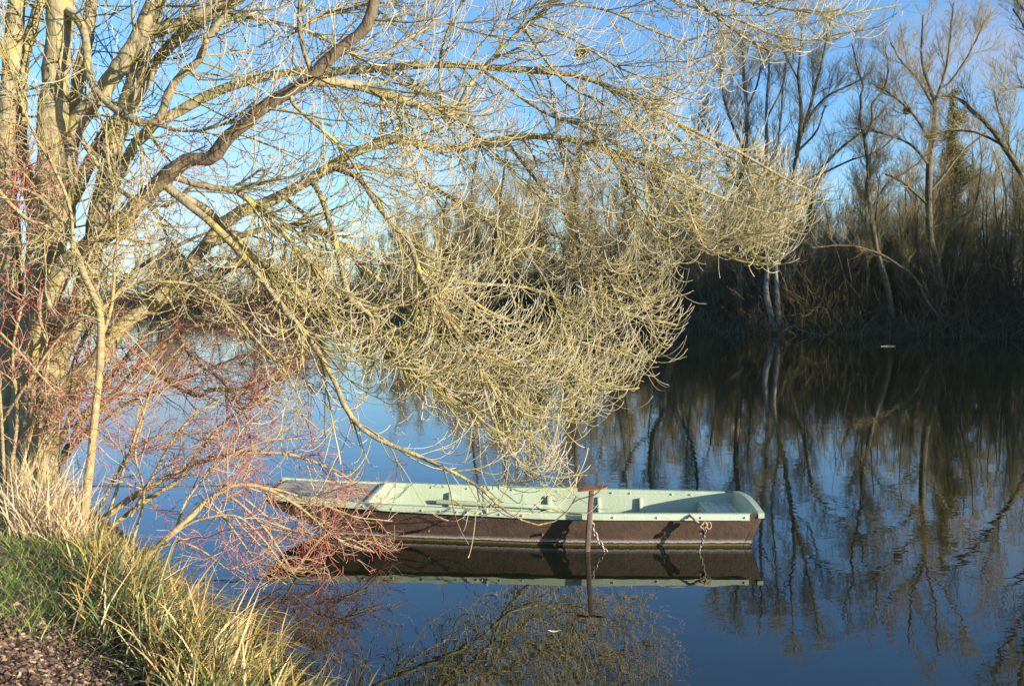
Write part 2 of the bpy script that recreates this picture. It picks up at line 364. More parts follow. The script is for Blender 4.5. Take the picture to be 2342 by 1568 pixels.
# gunwales: a cap board with an outer rubbing strake
for side, yy, sg in (("near", yn, -1), ("far", yf, 1)):
    gmb = MB(); sec = [(-.022, -.058), (-.025, .004), (.045, .004), (.045, -.058)]
    rows = [[(x, yy(x) + sg * -o, zg(x) + z + (0 if i in (1, 2) else 0)) for i, (o, z) in enumerate(sec + sec[:1])] for x in XS if x < 2.43]
    gmb.grid(np.array(rows))
    for r in (rows[0], rows[-1]): gmb.add(np.array(r[:4]), [[0, 1, 2, 3]])
    go = gmb.build("gunwale", M_gun, boat, smooth=False, bevel=.004)
    bx = [2.28, 1.85, 1.72, 1.42, .99, .62, .1, -.12, -.3, -.35, -.45, -.55, -.72, -.9, -1.2, -1.5, -1.9] if sg < 0 else [2.2, 1.95, 1.75, 1.3, 1.1, .9, .5, .0, -.25, -.5, -.9, -1.3, -1.8]
    for x in bx:
        b = MB(); yb = yy(x) + (-.024 if sg < 0 else -.047); zc = zg(x) - .03
        th = np.linspace(0, 2 * pi, 9)[:-1]
        rings = [[(x + r * cos(t), yb - o, zc + r * sin(t)) for t in np.linspace(0, 2 * pi, 9)] for o, r in ((-.004, .012), (.006, .011), (.011, .006), (.012, .0005))]
        b.grid(np.array(rings)); b.build("bolt", M_gun, go)
# transom
t = MB(); y0, y1 = yn(2.45) - .002, yf(2.45) + .002; Y = np.linspace(y0, y1, 13); crown = .05 * np.sin(np.linspace(0, pi, 13))
fl = .17
def trow(x0, x1, zt):
    out = []
    for k, yv in enumerate(Y):
        s = k / 12; ybt = (y0 + fl) * (1 - s) + (y1 - fl) * s
        out.append([(x0, yv, zg(2.45) + .01 + crown[k]), (x1, ybt, -.1)])
    return out
inn = np.array(trow(2.415, 2.28, 0)); outr = np.array(trow(2.475, 2.345, 0))
t.add([inn[0, 0], outr[0, 0], outr[0, 0] - (0, 0, .05), inn[0, 0] - (0, 0, .05)], [[0, 1, 2, 3]]); t.grid(inn); t.grid(np.stack([inn[:, 0], outr[:, 0]], 1)); t.add([inn[-1, 0], outr[-1, 0], outr[-1, 1], inn[-1, 1]], [[0, 1, 2, 3]])
to = t.build("transom", M_green, boat, smooth=False)
t = MB(); o2 = outr.copy(); o2[:, 0, 0] += .003; o2[:, 1, 0] += .003; o2[:, 0, 2] -= .01; t.grid(o2); e0 = inn[0] - (0, .002, 0); e1 = outr[0] - (0, .002, 0); e0[0] = e0[0] * .9 + e0[1] * .1; e1[0] = e1[0] * .9 + e1[1] * .1; t.add([e0[0], e1[0], e1[1], e0[1]], [[0, 1, 2, 3]]); t.build("transom_outer_face", M_hull, to, smooth=False)
# ribs on the far wall
for px_, wd in ((1463, .035), (1369, .035), (1257, .055), (1030, .06)):
    x = (px_ - 1171) / 2100 * 10.1; r = MB(); hh = zg(x) - .075
    lo = sect(x, .03)[2]; hi = sect(x, .03)[3]; k = (hh - lo[2]) / (hi[2] - lo[2])
    yt = lo[1] + (hi[1] - lo[1]) * k
    zbm = -.05; yb_ = lo[1]
    r.hexa([(x - wd / 2, yb_ - .05, zbm), (x + wd / 2, yb_ - .05, zbm), (x + wd / 2, yb_ + .004, zbm), (x - wd / 2, yb_ + .004, zbm), (x - wd / 2, yt - .04, hh), (x + wd / 2, yt - .04, hh), (x + wd / 2, yt + .004, hh), (x - wd / 2, yt + .004, hh)])
    r.build("rib", M_green, boat, smooth=False, bevel=.008)
xa, xb = (995 - 1171) / 2100 * 10.0, (1285 - 1171) / 2100 * 10.0
r = MB(); yw = lambda x: yf(x) - .03 - .17 * .4 - .075
def railz(x): return np.interp(x, [xa, xb], [.215, .165])
r.hexa([(xa, yw(xa), railz(xa) - .022), (xb, yw(xb), railz(xb) - .022), (xb, yw(xb) + .026, railz(xb) - .022), (xa, yw(xa) + .026, railz(xa) - .022), (xa, yw(xa), railz(xa) + .022), (xb, yw(xb), railz(xb) + .022), (xb, yw(xb) + .026, railz(xb) + .022), (xa, yw(xa) + .026, railz(xa) + .022)])
r.build("side_rail", M_green, boat, smooth=False, bevel=.003)
# foredeck, its beam
XD = np.linspace(-2.53, -1.50, 10)
dk = MB()
def drow(x, s): 
    y = (yn(x) + .05) * (1 - s) + (yf(x) - .05) * s
    return (x + .05 * s - .0, y, zg(x) - .012)
for k in range(5):
    s0, s1 = k / 5 + .004, (k + 1) / 5 - .004
    dk.grid(np.array([[drow(x, s0), drow(x, s1)] for x in XD])); 
dk.grid(np.array([[np.array(drow(x, 0)) - (0, 0, .02), np.array(drow(x, 1)) - (0, 0, .02)] for x in XD]))
dk.build("foredeck", M_deck, boat, smooth=False)
b = MB(); x = -1.485
b.hexa([(x - .02, yn(x) + .13, .12), (x + .05, yn(x) + .13, .12), (x + .09, yf(x) - .13, .12), (x + .02, yf(x) - .13, .12), (x - .02, yn(x) + .046, zg(x) + .002), (x + .03, yn(x) + .046, zg(x) + .002), (x + .08, yf(x) - .046, zg(x) + .002), (x + .03, yf(x) - .046, zg(x) + .002)])
b.build("deck_beam", M_green, boat, smooth=False, bevel=.006)
# stern seat: low boarded box
s = MB(); xl = 2.02
for k in range(4):
    w0, w1 = xl + (2.39 - xl) * k / 4 + .002, xl + (2.39 - xl) * (k + 1) / 4 - .002
    s.box((w0, yn(2.2) + .10, .232), (w1, yf(2.2) - .075, .257))
s.box((xl - .018, yn(2.2) + .13, .03), (xl + .012, yf(2.2) - .13, .235))
s.build("stern_seat", M_seat, boat, smooth=False, bevel=.003)
p = MB(); P0 = W(1150, 1121, 10.19); p.box(P0 - (.012, .012, .03), P0 + (.012, .012, .085)); p.build("thole_pin", M_gun, boat, smooth=False, bevel=.003)
P0 = W(1114, 1172, 8.98); p = MB(); p.box(P0 - (.008, .008, .02), P0 + (.008, .008, .045)); p.build("thole_pin", M_gun, boat, smooth=False, bevel=.002)
for px_, py_ in ((980, 1214), (1240, 1222)):
    P0 = W(px_, py_, 9.02 if px_ > 1000 else 9.1); b = MB()
    rings = [[(P0[0] + r * cos(t), P0[1] - o, P0[2] + r * sin(t)) for t in np.linspace(0, 2 * pi, 9)] for o, r in ((-.05, .014), (.02, .014), (.022, .0005))]
    b.grid(np.array(rings)); b.build("hull_bolt", M_hull, boat, smooth=False)

# ------------------------------------------------------------------ mooring post, chains, rope, cable
A = W(1343, 1262, 8.86); B = W(1353, 1122, 8.80)
post = thing("mooring_post", (A[0], A[1], 0), "rusty steel mooring post with a bent cap plate beside the boat", "post")
def beam(mb, a, b, hx, hy):
    a = np.array(a); b = np.array(b)
    mb.hexa([a + (-hx, -hy, 0), a + (hx, -hy, 0), a + (hx, hy, 0), a + (-hx, hy, 0), b + (-hx, -hy, 0), b + (hx, -hy, 0), b + (hx, hy, 0), b + (-hx, hy, 0)])
p = MB(); beam(p, A + (A - B) * 1.2, B, .024, .03); p.build("post_shaft", M_rust, post, smooth=False, bevel=.006)
p = MB(); L_ = np.linspace(-.135, .15, 9); zc = .012 + .02 * (L_ / .14) ** 2 * np.sign(L_) * .8 + .012
wd = .05 * np.clip(1 - (np.abs(L_) / .17) ** 3, .2, 1)
top = np.array([[(B[0] + l, B[1] - w_, B[2] + z), (B[0] + l, B[1] + w_, B[2] + z + .012)] for l, z, w_ in zip(L_, zc, wd)])
p.grid(top); p.grid(top - (0, 0, .014)); 
for e in (0, 1): p.grid(np.stack([top[:, e], top[:, e] - (0, 0, .014)], 1))
p.build("cap_plate", M_orange, post, smooth=False)
def chain(pts, n, size, wire):
    mb = MB(); c = spline(pts, n + 1)
    for k in range(n):
        a, b = c[k], c[k + 1]; d = nrm(b - a); mid = (a + b) / 2; L_ = np.linalg.norm(b - a) * .5 + wire * 1.3
        r = np.array([1, 0, 0.]) if k % 2 else np.array([.25, 1, 0.]); s_ = nrm(r - d * (r @ d))
        th = np.linspace(0, 2 * pi, 15); hw = size * .36
        P = mid + np.outer(np.cos(th), s_) * hw + np.outer(np.sign(np.sin(th)) * np.abs(np.sin(th)) ** .7 * L_, d)
        mb.tubes(P[None], np.full((1, 15), wire), 6)
    return mb
c1 = chain([W(1352, 1186, 8.84), W(1362, 1222, 8.86), W(1388, 1264, 8.84), W(1392, 1275, 8.84)], 9, .04, .006).build("mooring_chain", M_chain)
c1["label"] = "steel chain running from the rusty post down into the water"; c1["category"] = "chain"
c2 = chain([W(1613, 1203, 8.80), W(1611, 1222, 8.81), W(1602, 1250, 8.83), W(1592, 1268, 8.83), W(1590, 1278, 8.83)], 10, .034, .0055).build("mooring_chain", M_chain)
c2["label"] = "steel chain hanging from the knotted rope near the stern of the boat"; c2["category"] = "chain"
rp = MB()
R1 = spline([W(1567, 1178, 9.0), W(1575, 1177, 8.9), W(1587, 1186, 8.83), W(1597, 1195, 8.81), W(1609, 1199, 8.80)], 20)
rp.tubes(R1[None], np.full((1, 20), .0125) * (1 + .12 * np.sin(np.arange(20) * 2.2)), 8)
kn = W(1609, 1200, 8.80); th = np.linspace(0, 6 * pi, 60)
K1 = kn + np.stack([.03 * np.cos(th) * (1 + .15 * np.sin(th * .37)), .014 * np.sin(th * 1.3), .028 * np.sin(th + .4)], 1); rp.tubes(K1[None], np.full((1, 60), .010), 6)
th = np.linspace(0, 2 * pi, 25); K2 = W(1621, 1201, 8.79) + np.stack([.022 * np.cos(th), .004 * np.sin(th), .034 * np.sin(th)], 1); rp.tubes(K2[None], np.full((1, 25), .007), 6)
ro = rp.build("rope", M_rope); ro["label"] = "frayed tan rope knotted over the near gunwale by the stern"; ro["category"] = "rope"
lk = thing("padlock", W(1606, 1220, 8.77), "small black padlock hanging on the chain below the tan rope knot", "padlock")
P0 = W(1605, 1217, 8.78); l_ = MB(); q = np.array([(-.022, -.026), (.022, -.026), (.024, .0), (.018, .02), (-.018, .02), (-.024, .0)])
rot = .5; q = q @ np.array([[cos(rot), sin(rot)], [-sin(rot), cos(rot)]])
for a, b in ((0, 3), (3, 6)):
    pass
fr = np.array([(P0[0] + u, P0[1] - .011, P0[2] + v) for u, v in q]); bk = fr + (0, .022, 0)
l_.add(np.vstack([fr, bk]), [[0, 1, 2, 5], [5, 2, 3, 4], [6, 7, 8, 11], [11, 8, 9, 10]] + [[i, (i + 1) % 6, (i + 1) % 6 + 6, i + 6] for i in range(6)])
l_.build("lock_body", M_lock, lk, smooth=False)
th = np.linspace(0, pi, 12); S = P0 + np.stack([.014 * np.cos(th) + .006, 0 * th, .016 + .024 * np.sin(th)], 1); l_ = MB(); l_.tubes(S[None], np.full((1, 12), .004), 6); l_.build("shackle", M_chain, lk)
cb = MB(); Ce = [W(100, 1111, 9.3), W(240, 1110, 9.35), W(430, 1111, 9.45), W(624, 1106, 9.6)]
for o in (0, .018):
    cb.tubes(spline([c_ + (0, o, -o * .8) for c_ in Ce], 24)[None], np.full((1, 24), .0042), 5)
co = cb.build("mooring_cable", M_chain); co["label"] = "thin dark twin cable stretched from the bank to the bow of the boat"; co["category"] = "cable"
A = W(166, 1235, 9.2); B = W(166, 1133, 9.2)
pile = thing("steel_pile", (A[0], A[1], A[2]), "short rusty steel pile with a red rimmed top behind the thin pale trunk", "post")
p = MB(); th = np.linspace(0, 2 * pi, 17)
p.grid(np.array([[(B[0] + .085 * cos(t), B[1] + .085 * sin(t), z) for t in th] for z in (-.3, A[2], (A[2] + B[2]) / 2, B[2] - .02)])); p.build("pile_shaft", M_rust, pile)
p = MB(); p.grid(np.array([[(B[0] + r * cos(t), B[1] + r * sin(t), B[2] + z) for t in th] for r, z in ((.094, -.022), (.096, -.004), (.09, .002), (.001, .003))]))
m = NM("red_rust_paint"); m.col(m.ramp(m.noise(20, 6), [(.35, (.30, .03, .02)), (.65, (.35, .12, .05))])); m.set(Roughness=.7); p.build("pile_rim", m.m, pile, smooth=False)
P0 = W(2031, 792, 46.3); f_ = MB(); f_.tubes(spline([P0 + (-.37, 0, .01), P0 + (0, .1, .03), P0 + (.37, .0, .015)], 6)[None], np.full((1, 6), .02), 5)
fo = f_.build("floating_stick", M_palebark); fo["label"] = "pale stick floating on the dark water below the far bank"; fo["category"] = "stick"
P0 = W(1268, 1457, EYE * FPX / (1457 - 680.)); f_ = MB(); q = np.linspace(-1, 1, 7)
f_.grid(np.array([[(P0[0] + .045 * t, P0[1] - .009 * (1 - t * t), .004 + .01 * t * t), (P0[0] + .045 * t, P0[1] + .009 * (1 - t * t), .009 + .008 * t * t)] for t in q]))
m = NM("pale_leaf"); m.col((.55, .52, .45)); fo = f_.build("floating_leaf", m.m); fo["label"] = "small pale leaf floating in front of the boat"; fo["category"] = "leaf"

# ------------------------------------------------------------------ near tree: traced limbs, then twigs growing from them
CROWN = [(-300, -500), (2150, -500), (2080, 0), (2030, 45), (1965, 85), (1880, 112), (1790, 140), (1690, 120), (1660, 200), (1560, 225), (1650, 255), (1730, 305), (1810, 350), (1895, 430), (1850, 510), (1800, 590), (1735, 620), (1620, 570), (1530, 600), (1565, 670), (1565, 745), (1500, 865), (1430, 900), (1330, 965), (1255, 1010), (1352, 1085), (1330, 1150), (1290, 1200), (1115, 1240), (1000, 1190), (850, 1175), (720, 1120), (560, 1020), (480, 880), (380, 800), (200, 760), (-300, 760)]
DENSE = [(-300, -500), (2150, -500), (2080, 0), (2030, 45), (1965, 85), (1880, 112), (1790, 140), (1690, 120), (1660, 200), (1560, 225), (1650, 255), (1730, 305), (1810, 350), (1895, 430), (1850, 510), (1800, 590), (1735, 620), (1620, 570), (1530, 600), (1565, 670), (1565, 745), (1500, 865), (1430, 900), (1330, 965), (1240, 1000), (1290, 1090), (1180, 1100), (1090, 1000), (960, 930), (850, 880), (720, 800), (600, 740), (480, 780), (-300, 740)]
def in_crown(x, y):
    return poly_inside(x, y, DENSE) | (poly_inside(x, y, CROWN) & (rng.random(x.shape) < .38))
def limb(pts, d, w, n=26):
    """pts in photo px; d and w given at both ends (or as lists)"""
    k = len(pts); dd = np.interp(np.linspace(0, 1, k), np.linspace(0, 1, len(d)), d); ww = np.interp(np.linspace(0, 1, k), np.linspace(0, 1, len(w)), w)
    q = np.array([[*W(x, y, z), .5 * v * z / FPX] for (x, y), z, v in zip(pts, dd, ww)])
    s = spline(q, n); return s[:, :3], np.maximum(s[:, 3], .003)
base = W(75, 1118, 8.8)
near_tree = thing("leaning_riverside_tree", (base[0], base[1], base[2]), "big many-stemmed bare tree leaning from the left bank over the boat with cream twigs", "tree")
TRUNKS = [
 ([(70, 1130), (66, 1000), (72, 830), (92, 620), (112, 430), (122, 250), (134, 90), (140, -80), (150, -330)], (8.8, 8.9, 9.0), (95, 66, 60, 50)),
 ([(30, 1125), (24, 950), (22, 700), (18, 420), (20, 230), (34, 60), (50, -200)], (8.9, 9.1), (60, 44, 34)),
 ([(50, 1120), (48, 900), (60, 700), (82, 520), (50, 330), (52, 150), (90, 10), (110, -150)], (9.2, 9.6), (52, 30, 22)),
 ([(95, 1110), (112, 880), (146, 780), (186, 690), (206, 610), (228, 480), (262, 330), (310, 180), (352, 20), (400, -150)], (8.9, 9.3, 9.6), (70, 48, 40, 34)),
 ([(85, 1110), (78, 930), (86, 790), (130, 640), (196, 565), (262, 520), (334, 451)], (8.7, 8.6, 8.45), (66, 54, 42, 36)),
 ([(80, 1110), (84, 990), (150, 893), (217, 832), (267, 760), (318, 714), (384, 676), (470, 640), (560, 600), (640, 640), (720, 700)], (8.9, 9.3, 9.8), (64, 46, 36, 22, 14)),
 ([(120, 600), (150, 430), (167, 300), (234, 207), (300, 112), (345, 20), (380, -90)], (8.95, 9.2), (44, 40, 36, 30)),
 ([(150, 520), (164, 290), (180, 180), (200, 84), (215, -60)], (9.3, 9.6), (34, 28, 26)),
]
LIMBS = [
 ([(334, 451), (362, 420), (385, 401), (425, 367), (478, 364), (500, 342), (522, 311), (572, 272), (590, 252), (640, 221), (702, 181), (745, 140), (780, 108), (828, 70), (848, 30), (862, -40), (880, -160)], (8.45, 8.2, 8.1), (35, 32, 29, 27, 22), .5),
 # points, depths, widths, twig weight
 ([(300, 112), (360, 72), (430, 46), (540, -6), (640, -60)], (9.1, 9.4), (30, 22), .5),
 ([(150, 470), (234, 320), (300, 236), (370, 130), (450, 60), (570, -10), (700, -80)], (9.5, 10), (32, 26, 18), .5),
 ([(228, 480), (290, 360), (340, 290), (385, 268), (500, 207), (650, 167), (780, 164), (914, 154), (1014, 150), (1114, 157), (1248, 167), (1348, 184), (1449, 231), (1560, 291), (1680, 350), (1800, 420), (1860, 445)], (9.3, 10.2, 11.2), (28, 22, 18, 15, 9, 3), 1.5),
 ([(702, 181), (760, 184), (820, 196), (880, 217), (967, 247), (1040, 271)], (8.2, 8.9), (24, 22, 18), .6),
 ([(1040, 271), (1060, 225), (1075, 195), (1130, 130), (1200, 60), (1275, -5), (1400, -90)], (8.9, 9.2), (14, 10, 8, 6), .8),
 ([(1014, 264), (1006, 150), (1020, 80), (1060, 0), (1100, -80)], (8.85, 8.7), (8, 6), .3),
 ([(1036, 262), (1050, 200), (1085, 120), (1160, 40), (1230, 10)], (8.9, 8.9), (6, 3), .3),
 ([(200, 690), (240, 760), (330, 650), (450, 541), (520, 472), (620, 440), (720, 392), (790, 350), (880, 321), (930, 318), (994, 344), (1048, 341), (1131, 324), (1215, 314), (1298, 321), (1382, 344), (1466, 378), (1560, 415), (1680, 468), (1790, 490), (1868, 452)][2:], (9.3, 10.2, 11.3), (32, 26, 20, 16, 14, 8, 3), 1.7),
 ([(620, 440), (700, 400), (780, 370), (830, 375), (890, 388), (940, 401), (987, 425), (1058, 468), (1114, 508), (1200, 555), (1330, 620), (1450, 680), (1540, 665)], (9.8, 10.6, 11.8), (18, 13, 10, 7, 3), 1.4),
 ([(760, 380), (824, 408), (864, 465), (903, 518), (937, 551), (960, 628), (987, 671), (1013, 711), (1060, 780), (1110, 860), (1150, 950), (1175, 1040), (1180, 1090)], (9.2, 9.6, 9.9), (16, 13, 11, 8, 4), 1.5),
 ([(400, 450), (450, 490), (490, 520), (550, 578), (600, 638), (650, 705), (700, 765), (733, 811), (770, 878), (800, 945), (860, 1000), (960, 1042), (1060, 1088), (1110, 1120), (1160, 1166), (1205, 1192), (1242, 1202), (1280, 1193), (1308, 1172), (1330, 1137)], (8.7, 8.5, 8.45), (20, 16, 14, 11, 7, 4, 3.5), 1.5),
 ([(440, 420), (490, 460), (533, 520), (583, 585), (633, 641), (683, 691), (733, 718), (790, 742), (860, 760), (930, 742)], (9.2, 9.6), (20, 17, 13, 8), .9),
 ([(715, 470), (740, 500), (762, 560), (785, 640), (800, 690), (830, 715), (847, 725), (880, 795), (947, 831), (987, 865), (1047, 911), (1100, 960), (1160, 1000)], (9.0, 9.3, 9.4), (16, 14, 11, 6), 1.1),
 ([(800, 690), (860, 705), (905, 690), (960, 668), (1030, 640), (1120, 610)], (9.3, 9.6), (9, 7, 4), .5),
 ([(880, 800), (930, 790), (955, 770)], (9.3, 9.3), (8, 5), .2),
 ([(780, 738), (900, 770), (1000, 800), (1100, 815), (1200, 850), (1290, 870)], (9.6, 10.4), (9, 4), .8),
 ([(1000, 600), (1080, 635), (1200, 655), (1330, 690), (1440, 722), (1545, 742)], (11, 12.3), (9, 4), 1.2),
 ([(1000, 640), (1120, 715), (1250, 760), (1380, 800), (1480, 835)], (11, 12.2), (8, 3), 1.2),
 ([(1050, 700), (1160, 785), (1280, 840), (1390, 880), (1460, 880)], (10.6, 11.6), (8, 3), 1.1),
 ([(1060, 760), (1140, 855), (1220, 925), (1310, 930)], (10.2, 10.8), (8, 3), .9),
 ([(1080, 850), (1120, 950), (1170, 1040), (1250, 1090), (1345, 1088)], (9.6, 9.9), (9, 3), .7),
 ([(1090, 500), (1240, 530), (1390, 590), (1500, 625), (1530, 600)], (11.2, 12.2), (9, 3), .9),
 ([(1180, 400), (1290, 500), (1370, 600), (1425, 710), (1440, 790)], (11, 11.8), (8, 3), .9),
 ([(1150, 560), (1240, 640), (1290, 740), (1320, 850), (1340, 930)], (10.8, 11.2), (8, 3), .9),
 ([(1466, 378), (1570, 450), (1680, 530), (1795, 580)], (10.9, 11.6), (9, 3), 1.1),
 ([(1480, 380), (1550, 480), (1630, 570), (1735, 605)], (10.8, 11.4), (8, 3), .9),
 ([(1560, 291), (1640, 340), (1740, 400), (1840, 430)], (11, 11.6), (8, 3), .8),
 ([(1449, 231), (1540, 310), (1640, 400), (1760, 455)], (10.7, 11.4), (9, 3), 1.0),
 ([(1382, 344), (1440, 430), (1500, 520), (1570, 590)], (10.5, 11), (9, 3), .8),
 ([(1114, 157), (1180, 210), (1260, 265), (1360, 300), (1450, 360), (1540, 400)], (10.2, 10.8), (9, 4), .9),
 ([(880, 150), (930, 190), (1000, 235), (1100, 320), (1180, 400), (1260, 470)], (9.9, 10.6), (10, 4), .9),
 ([(1210, 70), (1248, 134), (1282, 177), (1315, 205), (1382, 240), (1480, 320), (1560, 370)], (9.3, 10), (9, 4), .8),
 ([(1180, -120), (1400, -60), (1560, 5), (1680, 40), (1800, 85), (1910, 80), (1990, 50)], (9.2, 9.8), (10, 4), .8),
 ([(1300, -180), (1550, -60), (1700, 0), (1850, 25), (1960, 25), (2065, 8)], (9.2, 9.8), (10, 4), .7),
 ([(1480, -80), (1590, 0), (1680, 70), (1770, 118), (1860, 100)], (9.3, 9.7), (8, 3), .5),
 ([(1200, 30), (1300, 80), (1430, 160), (1520, 180), (1600, 160)], (9.0, 9.6), (7, 3), .6),
 ([(1250, 0), (1380, 20), (1500, 70), (1580, 90), (1640, 60)], (9.0, 9.6), (7, 3), .6),
 ([(690, 150), (686, 90), (690, 20), (700, -60)], (8.15, 8.3), (12, 9), .4),
 ([(680, 200), (672, 230), (700, 262), (740, 300), (780, 340), (830, 420), (880, 480)], (8.1, 8.3), (11, 8, 4), .7),
 ([(720, 250), (770, 278), (790, 230), (850, 236), (960, 232)], (8.2, 8.4), (7, 4), .4),
 ([(520, 20), (480, 80), (455, 140), (430, 160), (390, 200), (375, 250), (350, 282), (300, 270), (240, 225), (210, 170), (205, 60), (160, 5)][::-1], (8.6, 8.2), (20, 18, 18, 12), .6),
 ([(350, 282), (420, 300), (500, 290), (560, 260)], (8.3, 8.4), (8, 4), .5),
 ([(180, 290), (270, 430), (380, 470), (450, 420), (520, 430), (600, 380)], (9, 9.5), (12, 5), .5),
 ([(385, 401), (460, 425), (540, 440), (620, 500), (700, 590), (780, 680)], (8.4, 8.8), (16, 12, 7), 1.1),
 ([(420, 520), (520, 522), (620, 515), (700, 520), (790, 560), (880, 600), (970, 590)], (9.6, 10.4), (16, 10, 5), .9),
 ([(640, 470), (730, 530), (820, 600), (920, 690), (1010, 790), (1070, 880)], (9.8, 10.3), (11, 5), 1.2),
 ([(780, 110), (860, 130), (930, 90), (1010, 50), (1080, 70), (1160, 90)], (8.2, 8.5), (7, 4), .6),
 ([(640, 60), (720, 40), (800, 20), (900, -20)], (9.2, 9.4), (12, 6), .6),
 ([(480, 70), (560, 40), (640, 55), (740, 90), (850, 150)], (9.2, 9.4), (10, 4), .7),
]
limbP = []; PTS = []
def attach(P, R):
    if not PTS: return P, R
    A = np.concatenate([p for p, r in PTS]); ra = np.concatenate([r for p, r in PTS]); ax, ay = proj(A); x, y = proj(P[0])
    dd = np.hypot(ax - x, ay - y) + 25 * np.abs(A[:, 1] - P[0, 1]) + np.where(ra < R[0] * .8, 60, 0); i = dd.argmin()
    if np.hypot(ax[i] - x, ay[i] - y) > 110: print('LOOSE', x, y, dd[i]); return P, R
    P = P + (A[i] - P[0]) * (np.clip(1 - np.linspace(0, 1, len(P)) / .5, 0, 1) ** 2)[:, None]
    return P, np.minimum(R, max(ra[i] * .92, .006))
for pts, d, w in TRUNKS:
    P, R = limb(pts, d, w, 40)
    R = R * (1 + .06 * np.sin(np.arange(40) * .9 + rng.random() * 6)); R[:3] *= np.array([1.35, 1.2, 1.08])
    mb = MB(); mb.tubes(P[None], R[None], 14, .10); mb.build("trunk", M_bark, near_tree)
    limbP.append((P, R)); PTS.append((P, R))
def grow(P, R, wgt, keep, tb=(.3, 1)):
    """secondary branches, branchlets and twigs with upturned ends, from one limb"""
    nb = int(28 * wgt); P = P[None]; R = R[None]
    Bp, Br = spawn(P, R, nb, tb, (30, 70), (.5, 1.5), 10, (-.75, 1.2), .06, (.14, .0, -.05), .5, .0046, .013, .5, .45, .7, keep)
    Q = cat((P, R), (Bp, Br), (Bp, Br))
    Cp, Cr = spawn(*Q, int(120 * wgt), (.15, 1), (26, 60), (.42, 1.15), 10, (-.55, 2.1), .045, (.06, 0, -.05), .6, .0033, .0064, .6, .35, .8, keep)
    Q = cat((Cp, Cr), (Bp, Br)) if len(Cp) else (Bp, Br)
    Dp, Dr = spawn(*Q, int(130 * wgt), (.15, 1), (26, 55), (.16, .55), 7, (-.1, 1.7), .045, None, .8, .0024, .0038, .7, .2, 1., keep)
    return (Bp, Br), (Cp, Cr), (Dp, Dr)
def twig_mesh(sets, name, mat, parent):
    mb = MB()
    for lv, (p, r) in enumerate(sets):
        mb.tubes(p, r, 3)
        if len(p): mb.c[-1][:, 2] = lv / max(1, len(sets) - 1)
    return mb.build(name, mat, parent) if mb.v else None
for pts, d, w, wgt in LIMBS:
    if pts[0][0] >= 1000 and pts[-1][1] > 640: wgt *= .68
    P, R = limb(pts, d, w, 34)
    P, R = attach(P, R)
    PTS.append((P, R))
    if w[0] > 12: R = R * (1 + .07 * np.sin(np.arange(34) * 1.1 + rng.random() * 6))
    P = P + np.cumsum(rng.normal(size=P.shape) * .0035, 0) * np.linspace(0, 1, 34)[:, None]
    mb = MB(); mb.tubes(P[None], R[None], 9 if w[0] > 12 else 6, .08)
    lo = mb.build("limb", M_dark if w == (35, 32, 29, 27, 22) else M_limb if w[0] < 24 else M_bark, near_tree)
    twig_mesh(grow(P, R, wgt, in_crown), "twigs", M_twig, lo)
for P, R in limbP:
    s = grow(P, R * .35, .55, in_crown, (.45, 1)); twig_mesh(s, "twigs", M_twig, near_tree)

# ------------------------------------------------------------------ thin pale tree and red-twigged shrubs at the water's edge
def shrub(name, label, cat_, base_px, d, stems, twig_mat, keep, stem_mat, part="stem", dens=1., thr=0.):
    b = W(base_px[0], base_px[1], d); o = thing(name, b, label, cat_)
    for pts, dd, w, wgt in stems:
        P, R = limb(pts, dd, w, 24); P = P + np.cumsum(rng.normal(size=P.shape) * .003, 0) * np.linspace(0, 1, 24)[:, None]
        mb = MB(); mb.tubes(P[None], R[None], 8 if w[0] > 9 else 5, .08); so = mb.build(part, stem_mat, o)
        if wgt <= 0: continue
        P1, R1 = P[None], R[None]
        Bp, Br = spawn(P1, R1, int(22 * wgt * dens), (.2, 1), (25, 65), (.35, .95), 8, (-.1, .1), .15, None, .6, .003, .006, .5, .3, .9, keep)
        Q = cat((P1, R1), (Bp, Br), (Bp, Br)) if len(Bp) else (P1, R1)
        Cp, Cr = spawn(*Q, int(100 * wgt * dens), (.1, 1), (28, 70), (.15, .42), 6, (0, .15), .16, None, .6, .0021, .0036, .6, .3, 1., keep)
        Q = cat((Cp, Cr), (Bp, Br)) if len(Bp) else (Cp, Cr)
        Dp, Dr = spawn(*Q, int(260 * wgt * dens), (.1, 1), (28, 70), (.06, .2), 4, (0, .1), .14, None, .7, .0017, .0026, .7, .2, 1., keep)
        twig_mesh([(Bp, Br), (Cp, Cr), (Dp, Dr)], "twigs", twig_mat, so)
    return o
anyk = lambda x, y: (x < 905)
shrub("pale_sapling", "thin pale barked tree at the water's edge in front of the leaning trunks", "tree", (188, 1240), 8.1, [
 ([(186, 1245), (196, 1150), (207, 1041), (217, 935), (227, 818), (223, 711), (187, 635), (167, 578), (140, 520), (95, 460), (40, 430), (-20, 380)], (8.1, 8.2), (24, 18, 17, 15, 9, 6), .5),
 ([(223, 716), (252, 690), (290, 651), (340, 645), (417, 648), (473, 668), (523, 708), (583, 778), (650, 851), (685, 930)], (8.2, 8.4), (12, 9, 6, 3), .7),
 ([(167, 578), (160, 480), (120, 380), (75, 300), (20, 140), (-10, 60)], (8.15, 8.0), (9, 7, 5), .7),
 ([(187, 635), (215, 560), (250, 500), (280, 420)], (8.2, 8.2), (7, 4), .4),
 ([(227, 790), (255, 700), (262, 600), (268, 500), (240, 330), (243, 250)], (8.2, 8.25), (9, 7, 3), .5),
 ([(60, 560), (110, 520), (60, 500), (0, 440), (-30, 400)][::-1], (8.0, 8.0), (10, 8), .3)],
 M_twig, lambda x, y: x < 720, M_stem, "stem", 1.4)
